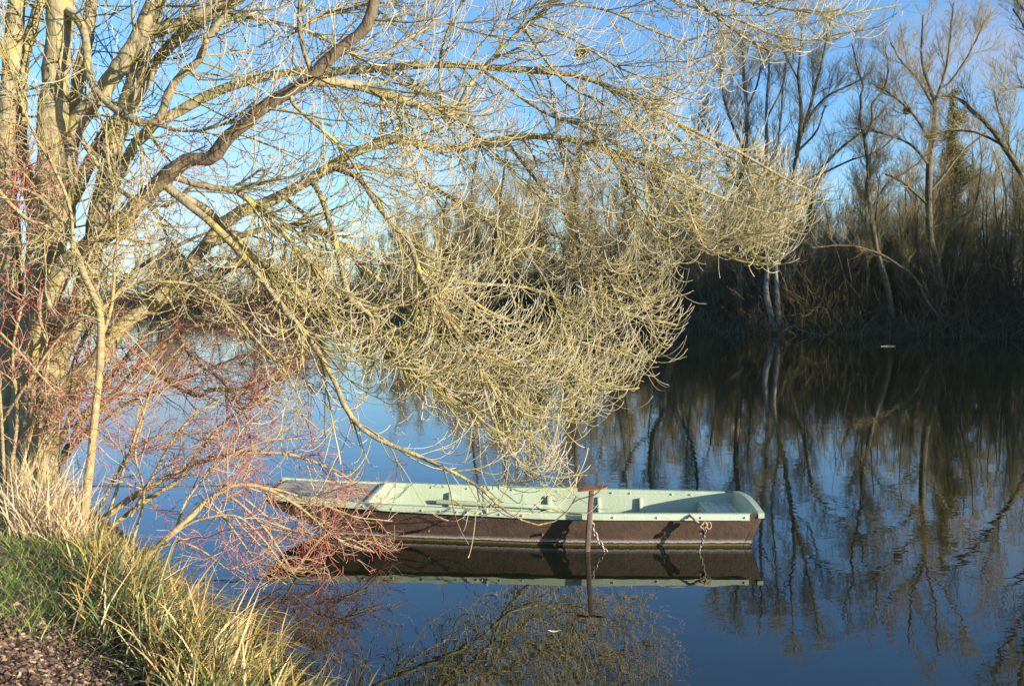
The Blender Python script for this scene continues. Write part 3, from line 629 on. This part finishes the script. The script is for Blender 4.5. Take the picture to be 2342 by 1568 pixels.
shrub("red_twigged_shrub", "red twigged shrub reaching over the bow of the boat from the sedge", "shrub", (330, 1270), 7.6, [
 ([(330, 1275), (390, 1223), (440, 1179), (474, 1145), (508, 1122), (549, 1108), (620, 1122), (700, 1170), (780, 1235), (850, 1260)], (7.6, 8.0, 8.3), (15, 13, 8, 4), 1.6),
 ([(508, 1122), (560, 1160), (610, 1210), (650, 1270), (690, 1330), (760, 1390)], (8.0, 8.0), (8, 4), 1.5),
 ([(480, 1145), (520, 1190), (570, 1260), (620, 1310), (700, 1360)], (7.9, 7.8), (6, 3), 1.3),
 ([(549, 1108), (640, 1120), (730, 1150), (820, 1180), (900, 1190)], (8.1, 8.5), (7, 3), 1.3),
 ([(560, 1140), (640, 1200), (720, 1220), (800, 1230), (860, 1262)], (8.1, 8.4), (6, 3), 1.7),
 ([(380, 1230), (450, 1190), (540, 1180), (600, 1230), (660, 1300), (720, 1310)], (7.7, 7.9), (7, 3), 1.5),
 ([(400, 1215), (430, 1140), (500, 1060), (600, 1010), (700, 1000)], (7.8, 8.2), (7, 3), .8),
 ([(355, 1255), (420, 1240), (500, 1280), (570, 1330)], (7.6, 7.6), (6, 3), .8)],
 M_red, lambda x, y: (x < 915) & (y < 1430), M_stem, 'stem', .47)
shrub("red_twigged_shrub", "red twigged shrub with two dark slanting stems between the thin pale trunk and the boat", "shrub", (195, 1220), 8.6, [
 ([(190, 1222), (254, 1172), (305, 1135), (373, 1098), (440, 1064), (540, 1040), (660, 1040), (770, 1080), (830, 1120)], (8.6, 9), (16, 14, 10, 4), 1.2),
 ([(196, 1240), (265, 1195), (340, 1140), (410, 1095), (450, 1040), (520, 960), (620, 900)], (8.6, 8.9), (13, 11, 5), 1.0),
 ([(215, 1190), (280, 1060), (330, 1010), (430, 990), (520, 1030), (600, 1080)], (8.5, 8.8), (8, 3), .9),
 ([(240, 1200), (300, 1020), (320, 960), (360, 850), (420, 780)], (8.5, 8.6), (8, 4), .6),
 ([(300, 1250), (330, 1130), (310, 1040), (330, 940), (290, 830)], (8.3, 8.4), (6, 3), .6),
 ([(300, 1180), (400, 1000), (470, 930), (560, 900), (660, 930), (750, 1000)], (8.6, 9), (8, 3), .8)],
 M_red, lambda x, y: (x < 850), M_stem)
shrub("red_twigged_shrub", "red twigged thicket arching out behind the leaning trunks towards the dark far bank", "shrub", (120, 1060), 9.6, [
 ([(120, 1060), (200, 860), (290, 720), (400, 620), (520, 590), (620, 640), (700, 710)], (9.6, 10.2), (14, 10, 4), 1.6),
 ([(130, 1060), (240, 880), (340, 760), (450, 690), (560, 690), (640, 740), (700, 800)], (9.6, 10.2), (12, 9, 4), 1.7),
 ([(140, 1060), (260, 900), (360, 800), (460, 740), (570, 770), (660, 830), (720, 900)], (9.6, 10.2), (12, 8, 4), 1.4),
 ([(110, 1060), (180, 800), (280, 640), (400, 560), (500, 520), (600, 540)], (9.7, 10.4), (12, 8, 4), 1.2),
 ([(317, 831), (383, 868), (453, 905), (483, 891), (550, 888), (620, 862), (680, 800)], (9.4, 9.6), (14, 11, 6), .8),
 ([(367, 658), (397, 705), (413, 775), (447, 831), (500, 865), (560, 950), (570, 1020)], (9.2, 9.2), (7, 4), .8),
 ([(130, 1050), (280, 930), (400, 880), (520, 830), (620, 800)], (9.5, 10), (9, 4), 1.1)],
 M_red, lambda x, y: (x < 800), M_stem, 'stem', 1.6)
shrub("red_twigged_shrub", "red twigged shrub crowded round the foot of the big leaning trunks", "shrub", (30, 1100), 8.3, [
 ([(20, 1110), (40, 950), (30, 800), (60, 650), (40, 500), (80, 330)], (8.3, 8.5), (9, 6, 3), 1.3),
 ([(40, 1110), (80, 950), (110, 820), (90, 700), (130, 560), (150, 420)], (8.3, 8.5), (9, 6, 3), 1.1),
 ([(60, 1110), (110, 980), (180, 880), (230, 800), (300, 740)], (8.3, 8.5), (8, 5, 3), 1.0),
 ([(10, 1110), (0, 900), (-20, 700), (20, 520), (10, 380), (30, 200)], (8.2, 8.3), (8, 5, 3), 1.1),
 ([(80, 1110), (120, 1000), (190, 960), (260, 900), (330, 900)], (8.3, 8.3), (8, 4), .9),
 ([(-20, 1000), (60, 880), (120, 790), (200, 700), (260, 560), (350, 400), (470, 330)], (8.3, 8.5), (8, 5, 3), 1.2),
 ([(-20, 740), (60, 820), (130, 900), (200, 960)], (8.2, 8.2), (6, 3), .5),
 ([(-20, 300), (40, 380), (100, 450), (160, 470)], (8.2, 8.2), (6, 3), .6)],
 M_red, lambda x, y: (x < 560), M_stem, 'stem', 1.0)

# ------------------------------------------------------------------ bank plants
def blades(n, x, y, h, wd, cols, lean, droop, K=6, z0=None, tipc=None, tip_w=.0):
    """n grass blades rooted at x, y"""
    az = rng.uniform(0, 2 * pi, n); d = np.stack([np.cos(az) * lean, np.sin(az) * lean, np.ones(n)], 1) if np.ndim(lean) == 0 else np.stack([lean[:, 0], lean[:, 1], np.ones(n)], 1)
    d = nrm(d); hz = nrm(np.stack([d[:, 0], d[:, 1], np.zeros(n)], 1)); pos = np.stack([x, y, (ground_z(x, y) if z0 is None else z0) - .02], 1)
    P = np.zeros((n, K, 3)); P[:, 0] = pos
    for k in range(1, K):
        d = nrm(d + hz * (droop * k / K)[:, None] + np.array([0, 0, -1]) * (droop * 1.1 * (k / K) ** 2)[:, None] + rng.normal(size=(n, 3)) * .04); pos = pos + d * (h / (K - 1))[:, None]; P[:, k] = pos
    t = np.linspace(0, 1, K); Wd = wd[:, None] * np.clip(1.12 - t ** 1.8 * 1.1, .03, 1)[None]
    a2 = rng.uniform(0, pi, n); side = np.stack([np.cos(a2), np.sin(a2), np.zeros(n)], 1)
    c = np.repeat(cols[:, None, :], K, 1)
    if tipc is not None:
        f = np.clip((t - .45) / .5, 0, 1)[None, :, None] * rng.random((n, 1, 1)); c = c * (1 - f) + np.array(tipc)[None, None] * f
    c = np.concatenate([c, np.ones((n, K, 1))], 2)
    return P, Wd, side, c
def palette(n, cols, p, var=.25):
    c = np.array(cols)[rng.choice(len(cols), n, p=p)]; return c * (1 + var * rng.normal(size=(n, 1))).clip(.5, 1.6)
# short grass
N = 60000; x = rng.uniform(-6.5, -.4, N); y = rng.uniform(2.8, 10.5, N); s_ = near_s(x, y); lit = np.hypot((x + 2.2) / .60, (y - 4.05) / .78)
clump = wav(x * 4, y * 4) + .6 * wav(x * 9 + 3, y * 9)
ok = (s_ > .12) & (lit > 1 + .35 * rng.normal(size=N)) & (clump + rng.normal(size=N) * .5 > -.55); x, y = x[ok], y[ok]; n = len(x)
g = MB(); g.ribbons(*blades(n, x, y, rng.uniform(.07, .22, n), rng.uniform(.0018, .004, n), palette(n, [(.10, .19, .03), (.16, .24, .05), (.33, .27, .11), (.24, .23, .06)], [.35, .3, .2, .15]), .55, rng.uniform(.1, .7, n), 4, None, (.36, .30, .12)))
g.build("short_grass", M_blade, kind="stuff", label="short green grass with straw blades on the near bank", category="grass")
# sedge in tussocks along the water
g = MB(); T = []
while len(T) < 150:
    px_, py_ = rng.uniform(215, 720), rng.uniform(1230, 1740)
    d_ = rng.uniform(4.05, 8.6); X_ = (px_ - 1171) / 2100 * d_; s1 = near_s(np.array([X_]), np.array([d_]))[0]
    if -.05 < s1 < 1.0 and np.hypot((X_ + 2.2) / .64, (d_ - 4.05) / .8) > 1.0 and X_ < -.90: T.append((X_, d_))
T = np.array(T); n = 150 * 40; ti = np.repeat(np.arange(150), 40); x = T[ti, 0] + rng.normal(size=n) * .10; y = T[ti, 1] + rng.normal(size=n) * .10
tl = rng.normal(size=(150, 2)) * .12; lean = tl[ti] + rng.normal(size=(n, 2)) * .42 + np.array([.10, 0])
cols = palette(n, [(.10, .16, .045), (.22, .25, .07), (.40, .31, .08), (.56, .44, .24), (.40, .22, .08), (.06, .08, .03)], [.24, .16, .15, .20, .09, .16])
hgt = rng.uniform(.24, .66, n) * rng.choice([1, .55], n, p=[.6, .4])
hgt = hgt * np.interp(y, [4, 4.8, 5.8, 7.2, 8.6], [.66, .95, 1, .8, .55])
g.ribbons(*blades(n, x, y, hgt, rng.uniform(.0040, .0090, n), cols, lean, rng.uniform(.0, 1.1, n) ** 1.5, 8, None, (.50, .30, .09)))
g.build("sedge", M_blade, kind="stuff", label="long green and yellow sedge blades along the water's edge", category="sedge")
# dry pale stalks by the tree foot
n = 1150; px_ = rng.normal(95, 52, n); d_ = rng.uniform(7.3, 8.7, n); x = (px_ - 1171) / 2100 * d_; y = d_; ok = near_s(x, y) > .1; x, y = x[ok], y[ok]; n = len(x)
lean = rng.normal(size=(n, 2)) * .36
g = MB(); g.ribbons(*blades(n, x, y, rng.uniform(.2, .78, n), rng.uniform(.003, .0065, n), palette(n, [(.58, .45, .26), (.50, .36, .20), (.64, .54, .38)], [.5, .3, .2], .2), lean, rng.uniform(0, 1, n) ** 2 * .9, 6))
g.build("dry_grass", M_blade, kind="stuff", label="tall dead straw coloured grass at the foot of the trunks", category="grass")
# dead leaves
n = 17000; x = rng.normal(-2.2, .40, n); y = rng.normal(4.05, .5, n); z = ground_z(x, y) + rng.uniform(.002, .03, n)
L_ = rng.uniform(.006, .022, n)[:, None]; u = nrm(rng.normal(size=(n, 3)) * (1, 1, .22)); v = nrm(np.cross(u, nrm(rng.normal(size=(n, 3)) * (.5, .5, 1)))); c0 = np.stack([x, y, z], 1)
P = np.stack([c0 - u * L_, c0 + (0, 0, .006), c0 + u * L_], 1)
g = MB(); wd = np.stack([L_[:, 0] * .12, L_[:, 0] * .55, L_[:, 0] * .1], 1); cc = palette(n, [(.14, .085, .055), (.22, .135, .09), (.33, .23, .16), (.08, .05, .032), (.40, .31, .18)], [.32, .26, .16, .16, .10], .4)
g.ribbons(P, wd, v, np.concatenate([np.repeat(cc[:, None], 3, 1), np.ones((n, 3, 1))], 2))
g.build("leaf_litter", M_litter, kind="stuff", label="brown dead leaves on the bare ground at the lower left corner", category="leaves")

# ------------------------------------------------------------------ far bank trees
def far_crown(paths, radii, dens, spread=(1.2, 3.2), rise=.55, rt=.0055):
    K = 14; P = np.stack([same_k(p[None], r[None], K)[0][0] for p, r in zip(paths, radii)]); R = np.stack([same_k(p[None], r[None], K)[1][0] for p, r in zip(paths, radii)])
    B = spawn(P, R, int(30 * dens), (.3, 1), (25, 60), spread, 8, (.2, rise), .10, (0, 0, .15), .45, .014, .032, .4, .45)
    C = spawn(*cat((P, R), B, B), int(190 * dens), (.15, 1), (22, 55), (spread[0] * .6, spread[1] * .6), 6, (.1, rise), .12, (0, 0, .1), .5, .010, .015, .55, .35)
    D = spawn(*cat(B, C, C), int(950 * dens), (.15, 1), (20, 55), (.4, 1.2), 4, (.1, .4), .12, (0, 0, .05), .6, rt, .008, .75, .3)
    E = spawn(*cat(C, D), int(1700 * dens), (.15, 1), (20, 55), (.2, .7), 3, (.1, .3), .1, None, .6, rt * .85, .006, .8, .3)
    return B, C, D, E
def far_tree(name, label, stems, d, dens=1., bark_=None, spread=(1.2, 3.2), rise=.55, mainr=None, category="tree"):
    b = stems[0][0][0]; bw = W(b[0], b[1], d); bw[2] = ground_z(bw[0], bw[1]); o = thing(name, bw, label, category)
    paths, radii = [], []
    for k, (pts, w) in enumerate(stems):
        P, R = limb(pts, (d, d + rng.uniform(-.8, .8)), w, 28)
        if k == 0 or abs(pts[0][1] - b[1]) < 25: P[0, 2] = min(P[0, 2], ground_z(P[0, 0], P[0, 1]) - .2)
        P = P + np.cumsum(rng.normal(size=P.shape) * .02, 0) * np.linspace(0, 1, 28)[:, None]
        paths.append(P); radii.append(np.maximum(R, .02))
        mb = MB(); mb.tubes(P[None], np.maximum(R, .02)[None], 8, .06)
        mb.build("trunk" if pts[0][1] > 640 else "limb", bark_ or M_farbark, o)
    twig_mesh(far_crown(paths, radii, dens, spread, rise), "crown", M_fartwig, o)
    return o
far_tree("double_stemmed_tree", "tall bare tree with two pale crooked stems at the far waterline", [
 ([(1770, 758), (1766, 730), (1752, 670), (1756, 620), (1762, 560), (1758, 470), (1752, 366), (1754, 233), (1761, 150), (1758, 60)], (17, 13, 11, 9, 6, 3)),
 ([(1777, 758), (1780, 720), (1776, 660), (1774, 600), (1790, 500), (1775, 380), (1785, 250), (1790, 150)], (13, 11, 8, 6, 3)),
 ([(1756, 400), (1720, 330), (1700, 240), (1690, 170)], (6, 3)), ([(1754, 270), (1790, 200), (1800, 120)], (5, 3))], 61.5, 1.9, M_palebark)
far_tree("bare_tree", "bare tree with a long dark stem slanting right from beside the two pale stems", [
 ([(1782, 758), (1790, 690), (1838, 553), (1854, 500), (1874, 400), (1928, 340), (1978, 300), (2030, 250)], (10, 9, 8, 6, 3)),
 ([(1874, 400), (1940, 370), (2010, 345), (2060, 300)], (5, 3))], 62.5, 1.0)
far_tree("bare_tree", "tall bare tree forking into upright limbs just right of the two pale stems", [
 ([(1797, 756), (1795, 640), (1790, 540), (1808, 427), (1824, 333), (1831, 250), (1824, 173), (1828, 133), (1834, 60)], (14, 12, 11, 9, 6, 3)),
 ([(1829, 320), (1854, 240), (1868, 183), (1891, 100), (1900, 50)], (8, 6, 3)), ([(1831, 300), (1880, 230), (1950, 190), (1990, 160)], (6, 3)), ([(1826, 345), (1870, 300), (1895, 240)], (6, 3)), ([(1824, 180), (1800, 130), (1790, 80)], (4, 3))], 64, 2.0)
far_tree("wavy_tree", "bare tree with a dark zigzag trunk midway between forked and ivy clad trees", [
 ([(2045, 762), (2041, 726), (2028, 649), (2004, 566), (1991, 483), (1983, 430), (1988, 400), (1978, 333), (1976, 313), (1964, 263), (1971, 237), (1967, 220), (1974, 200), (1961, 157), (1948, 100)], (14, 12, 10, 8, 7, 5, 3)),
 ([(1978, 313), (1994, 277), (1994, 237), (2021, 200), (2028, 150), (2020, 100)], (6, 5, 3)), ([(1991, 483), (2030, 420), (2080, 390), (2130, 350)], (5, 3))], 59.5, 1.3)
far_tree("straight_tree", "tall bare tree with straight dark trunk fanning out left of the ivy clad trunk", [
 ([(2168, 765), (2154, 666), (2141, 599), (2128, 549), (2124, 466), (2126, 366), (2131, 317), (2138, 237), (2114, 157), (2108, 117), (2111, 30)], (20, 17, 15, 14, 10, 6, 3)),
 ([(2138, 237), (2161, 167), (2171, 100), (2181, 15)], (8, 6, 3)), ([(2150, 200), (2171, 190), (2211, 133), (2248, 50)], (7, 5, 3)), ([(2138, 250), (2101, 187), (2061, 140), (2040, 100)], (6, 4, 3)),
 ([(2124, 320), (2094, 267), (2044, 217), (2000, 190)], (6, 4)), ([(2124, 377), (2078, 327), (2004, 300), (1950, 290)], (6, 4)), ([(2125, 440), (2160, 400), (2200, 350), (2260, 300)], (7, 4)), ([(2124, 470), (2070, 420), (2030, 400)], (6, 4))], 60, 2.6)
ivyt = far_tree("ivy_clad_tree", "ivy covered tree with yellow green leafy column beside the straight dark trunk", [
 ([(2196, 762), (2186, 640), (2182, 500), (2180, 380), (2178, 290), (2172, 205)], (10, 9, 7, 5))], 64, .5)
far_tree("arching_tree", "bare tree arching left from the right edge of the frame", [
 ([(2440, 768), (2400, 600), (2372, 480), (2342, 407), (2294, 333), (2261, 283), (2211, 240), (2184, 218), (2150, 215)], (17, 15, 12, 9, 4)),
 ([(2294, 333), (2250, 310), (2200, 300), (2120, 310)], (6, 4)), ([(2320, 370), (2290, 280), (2270, 200)], (6, 3))], 56, 1.2)
far_tree("leaning_tree", "thin bare stem bowed over to the left in the dark below the wavy trunk", [
 ([(2185, 766), (2128, 699), (2094, 639), (2044, 599), (2001, 576), (1944, 563), (1861, 569)], (7, 6, 5, 3))], 57.5, .1, M_dark, (.6, 1.6))
far_tree("edge_tree", "big bare tree at the right edge with twigs reaching in from above", [
 ([(2420, 770), (2410, 500), (2400, 250), (2392, 60), (2380, -60)], (26, 22, 16, 9)), ([(2400, 260), (2350, 200), (2310, 200), (2280, 215)], (9, 6, 3)), ([(2396, 150), (2350, 80), (2310, 20)], (8, 4)), ([(2392, 60), (2340, 20), (2320, -30)], (6, 4))], 54, 1.9)
far_tree("bare_tree", "tall bare tree standing left of the two pale stems with a thick dark trunk", [
 ([(1697, 754), (1694, 700), (1694, 600), (1690, 450), (1706, 330), (1708, 240), (1698, 120), (1700, 70)], (17, 15, 12, 9, 6, 3)), ([(1704, 350), (1670, 270), (1650, 190), (1655, 120)], (7, 5, 3)), ([(1708, 250), (1735, 180), (1740, 110)], (5, 3)), ([(1692, 430), (1640, 330), (1600, 260)], (6, 3))], 65, 2.3)
far_tree("bare_tree", "bare tree with dark forked trunk seen under the right end of the cream twigs", [
 ([(1548, 756), (1540, 700), (1524, 630), (1522, 570), (1500, 530), (1490, 450), (1500, 330), (1490, 230)], (15, 13, 11, 8, 4)), ([(1524, 640), (1560, 560), (1590, 480), (1600, 380), (1590, 270)], (9, 7, 4)), ([(1500, 530), (1450, 480), (1420, 400)], (6, 4))], 67, 1.8)
far_tree("bare_tree", "tall bare tree beyond the middle of the cream twigs", [
 ([(1330, 738), (1325, 600), (1318, 450), (1330, 300), (1322, 190)], (14, 11, 8, 3)), ([(1320, 470), (1280, 350), (1260, 230)], (7, 3)), ([(1328, 380), (1370, 280), (1380, 200)], (6, 3))], 88, 2.2, None, (1.5, 4))
far_tree("bare_tree", "bare tree with twin trunks far behind the drooping middle branches", [
 ([(1110, 730), (1100, 600), (1080, 450), (1090, 330), (1070, 250)], (11, 9, 6, 3)), ([(1112, 730), (1130, 560), (1150, 420), (1160, 280)], (9, 7, 3))], 105, 2.0, None, (1.5, 4.5))
# ivy leaves on the clad trunk
def leaf_ball(mb, c, r, n, size):
    q = nrm(rng.normal(size=(n, 3))) * (rng.random((n, 1)) ** .55) * 1.25 * np.asarray(r); p = c + q
    u = nrm(rng.normal(size=(n, 3))); v = nrm(np.cross(u, rng.normal(size=(n, 3)))); L_ = rng.uniform(.5, 1, n)[:, None] * size
    col = np.zeros((n, 3, 4)); col[..., 0] = rng.random((n, 1)); col[..., 3] = 1
    mb.ribbons(np.stack([p - u * L_, p, p + u * L_], 1), np.stack([L_[:, 0] * .2, L_[:, 0] * .7, L_[:, 0] * .15], 1), v, col)
iv = MB()
for px_, py_, rx, ry in ((2186, 210, 9, 8), (2174, 222, 9, 8), (2181, 240, 9, 12), (2196, 268, 16, 18), (2180, 270, 14, 22), (2178, 300, 16, 14), (2172, 318, 17, 14), (2188, 352, 24, 22), (2174, 360, 20, 26), (2192, 390, 24, 22), (2180, 425, 22, 22), (2190, 480, 14, 30), (2178, 530, 12, 30)):
    k = 64 / FPX; leaf_ball(iv, W(px_, py_, 64), (rx * k, rx * k, ry * k), int(3.2 * rx * ry), .062)
iv.build("ivy", M_ivy, ivyt, smooth=False)
for px_, py_, d_, lab in ((1329, 122, 30, "mistletoe ball hanging against the sky among the upper cream twigs"), (2074, 253, 60, "small mistletoe ball on the left limbs of the straight dark trunk")):
    c = W(px_, py_, d_); k = d_ / FPX; mb = MB(); n = 260; dd = nrm(rng.normal(size=(n, 3))); r_ = (16 if d_ < 40 else 9) * k
    t_ = np.linspace(0, 1, 4)[None, :, None]; P = c + dd[:, None] * t_ * r_ + rng.normal(size=(n, 4, 3)) * r_ * .07
    mb.tubes(P, np.full((n, 4), .010 if d_ < 40 else .016), 3)
    o = mb.build("mistletoe", M_ivy); o["label"] = lab; o["category"] = "mistletoe"
# trees of the wood behind: a few grown kinds, copied
def kind(h, lean, dens, nstem):
    paths, radii = [], []
    for _ in range(nstem):
        x0 = rng.normal(size=2) * .25; top = np.r_[x0 + rng.normal(size=2) * lean, h * rng.uniform(.8, 1)]
        m1 = np.r_[x0 * .7 + (top[:2] - x0) * .3 + rng.normal(size=2) * .35, h * .35]; m2 = np.r_[x0 * .4 + (top[:2] - x0) * .7 + rng.normal(size=2) * .35, h * .68]
        P = spline([np.r_[x0, -.3], m1, m2, top], 20); P = P + np.cumsum(rng.normal(size=P.shape) * .03, 0)
        P[:, 2] += 50
        paths.append(P); radii.append(np.linspace(.11 if nstem > 1 else .15, .025, 20) * h / 12)
    cr = far_crown(paths, radii, dens, (.8, h * .22), .6, .006)
    o = thing("woodland_tree", (0, 0, 50), "", "tree")
    mb = MB()
    for P, R in zip(paths, radii): mb.tubes(P[None], R[None], 6, .06)
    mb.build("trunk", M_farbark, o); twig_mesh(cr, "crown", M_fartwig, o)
    return o
kinds = [kind(12, .8, .7, 1), kind(13, 1.2, .85, 2), kind(11, 1.6, .7, 1), kind(14, .7, .75, 1), kind(10, 1.5, .8, 3), kind(12.5, 1.0, .8, 2)]
far_len = np.r_[0, np.cumsum(np.linalg.norm(np.diff(FAR, axis=0), axis=1))]
def far_point(s): return np.array([np.interp(s, far_len, FAR[:, 0]), np.interp(s, far_len, FAR[:, 1])])
used = set(); placed = 0
ZONE = ((2480, 1900, "bare tree of the wood right of the slanting dark stem on the far bank", "bare trees in the right of the far wood"),
        (1900, 1450, "bare tree of the wood round the two pale stems on the far bank", "bare trees round the two pale stems"),
        (1450, 700, "bare tree of the distant wood seen behind the cream twigs", "bare trees behind the cream twigs"),
        (700, -200, "bare tree of the distant wood seen behind the trunks at the left", "bare trees behind the left trunks"))
cand = []
for hi, lo, lab, grp in ZONE:
    cnt = {2480: 74, 1900: 62, 1450: 84, 700: 36}[hi]; k = 0
    while k < cnt:
        px_ = rng.uniform(lo, hi)
        ang = (px_ - CX) / FPX; d_ = rng.uniform(52, 190); X_ = ang * d_
        b_ = far_s(np.array([X_]), np.array([d_]))[0]
        if not (2.0 < b_ < 45): continue
        cand.append((X_, d_, b_, px_, lab, grp)); k += 1
for X_, d_, b_, px_, lab, grp in cand:
    i = rng.integers(len(kinds)); src = kinds[i]
    sc_ = rng.uniform(.75, 1.1) * (1.35 if 900 < px_ < 1450 else 1.05 if px_ < 900 else 1.0)
    o = src if i not in used else src.copy()
    if i in used:
        COL.objects.link(o)
        for ch in src.children:
            c_ = ch.copy(); COL.objects.link(c_); c_.parent = o
    used.add(i); o.location = (X_, d_, float(ground_z(X_, d_)) - .1); o.rotation_euler = (0, 0, rng.uniform(0, 2 * pi)); o.scale = (sc_, sc_, sc_ * rng.uniform(.9, 1.1))
    o["label"] = lab; o["group"] = grp
# undergrowth: brambles and brush that nobody could count
def brush(n, s_lo, s_hi, off, hgt, seed_r, lean=.35):
    s = rng.uniform(s_lo, s_hi, n); p = np.stack([np.interp(s, far_len, FAR[:, 0]), np.interp(s, far_len, FAR[:, 1])], 1)
    p2 = np.stack([np.interp(s + 1, far_len, FAR[:, 0]), np.interp(s + 1, far_len, FAR[:, 1])], 1); tn = nrm(p2 - p)
    nr = np.stack([tn[:, 1], -tn[:, 0]], 1)
    if far_s(*(far_point(s_lo + 5) + 3 * nr[0]).reshape(2, 1))[0] < 0: pass
    test = p + nr * 2; sg = np.sign(far_s(test[:, 0], test[:, 1]))[:, None]
    o_ = rng.uniform(0, 1, n) ** 1.5 * (off[1] - off[0]) + off[0]; q = p + nr * sg * o_[:, None]
    z = ground_z(q[:, 0], q[:, 1]); h = rng.uniform(hgt[0], hgt[1], n) * (.55 + .45 * np.clip(o_ / 6, 0, 1)) * (.75 + .35 * np.sin(s * .7) * np.sin(s * .23 + 1))
    d = nrm(np.concatenate([rng.normal(size=(n, 2)) * lean, np.ones((n, 1))], 1)); K = 6; P = np.zeros((n, K, 3)); pos = np.concatenate([q, z[:, None] - .1], 1); P[:, 0] = pos
    for k in range(1, K):
        d = nrm(d + rng.normal(size=(n, 3)) * .22 + np.array([0, 0, -.12 * k / K])); pos = pos + d * (h / (K - 1))[:, None]; P[:, k] = pos
    R = np.maximum(rng.uniform(.012, .03, n)[:, None] * np.linspace(1, .4, K)[None], seed_r)
    return P, R
s_r = np.interp(52, FAR[::1, 0][::-1], far_len[::-1])
u = MB()
P, R = brush(15000, far_len[2], far_len[9], (-.3, 24), (2.2, 6.8), .008); u.tubes(P, R, 3)
Q, q = spawn(P, R, 70000, (.15, 1), (25, 70), (.4, 1.5), 5, (.1, .1), .2, None, .6, .007, .012, .6); u.tubes(Q, q, 3)
P, R = brush(5000, far_len[8], far_len[-2], (.2, 20), (2.5, 6.5), .013); u.tubes(P, R, 3)
Q, q = spawn(P, R, 14000, (.2, 1), (25, 70), (.6, 2.0), 4, (.1, .1), .2, None, .6, .013, .02, .6); u.tubes(Q, q, 3)
P, R = brush(5200, far_len[2], far_len[9], (1.0, 34), (5, 11), .014, .12); R = np.minimum(R, .035); u.tubes(P, R, 3)
Q, q = spawn(P, R, 36000, (.3, 1), (20, 50), (.5, 1.8), 4, (.2, .3), .14, None, .5, .006, .010, .6); u.tubes(Q, q, 3)
P, R = brush(3600, far_len[2], far_len[-2], (26, 95), (5, 12), .022, .14); u.tubes(P, R, 3)
Q, q = spawn(P, R, 15000, (.2, 1), (20, 55), (.7, 2.4), 4, (.2, .3), .14, None, .5, .011, .016, .6); u.tubes(Q, q, 3)
P, R = brush(1600, far_len[2], far_len[9], (-1.0, .5), (.8, 2.4), .009, 1.3); u.tubes(P, R, 3)
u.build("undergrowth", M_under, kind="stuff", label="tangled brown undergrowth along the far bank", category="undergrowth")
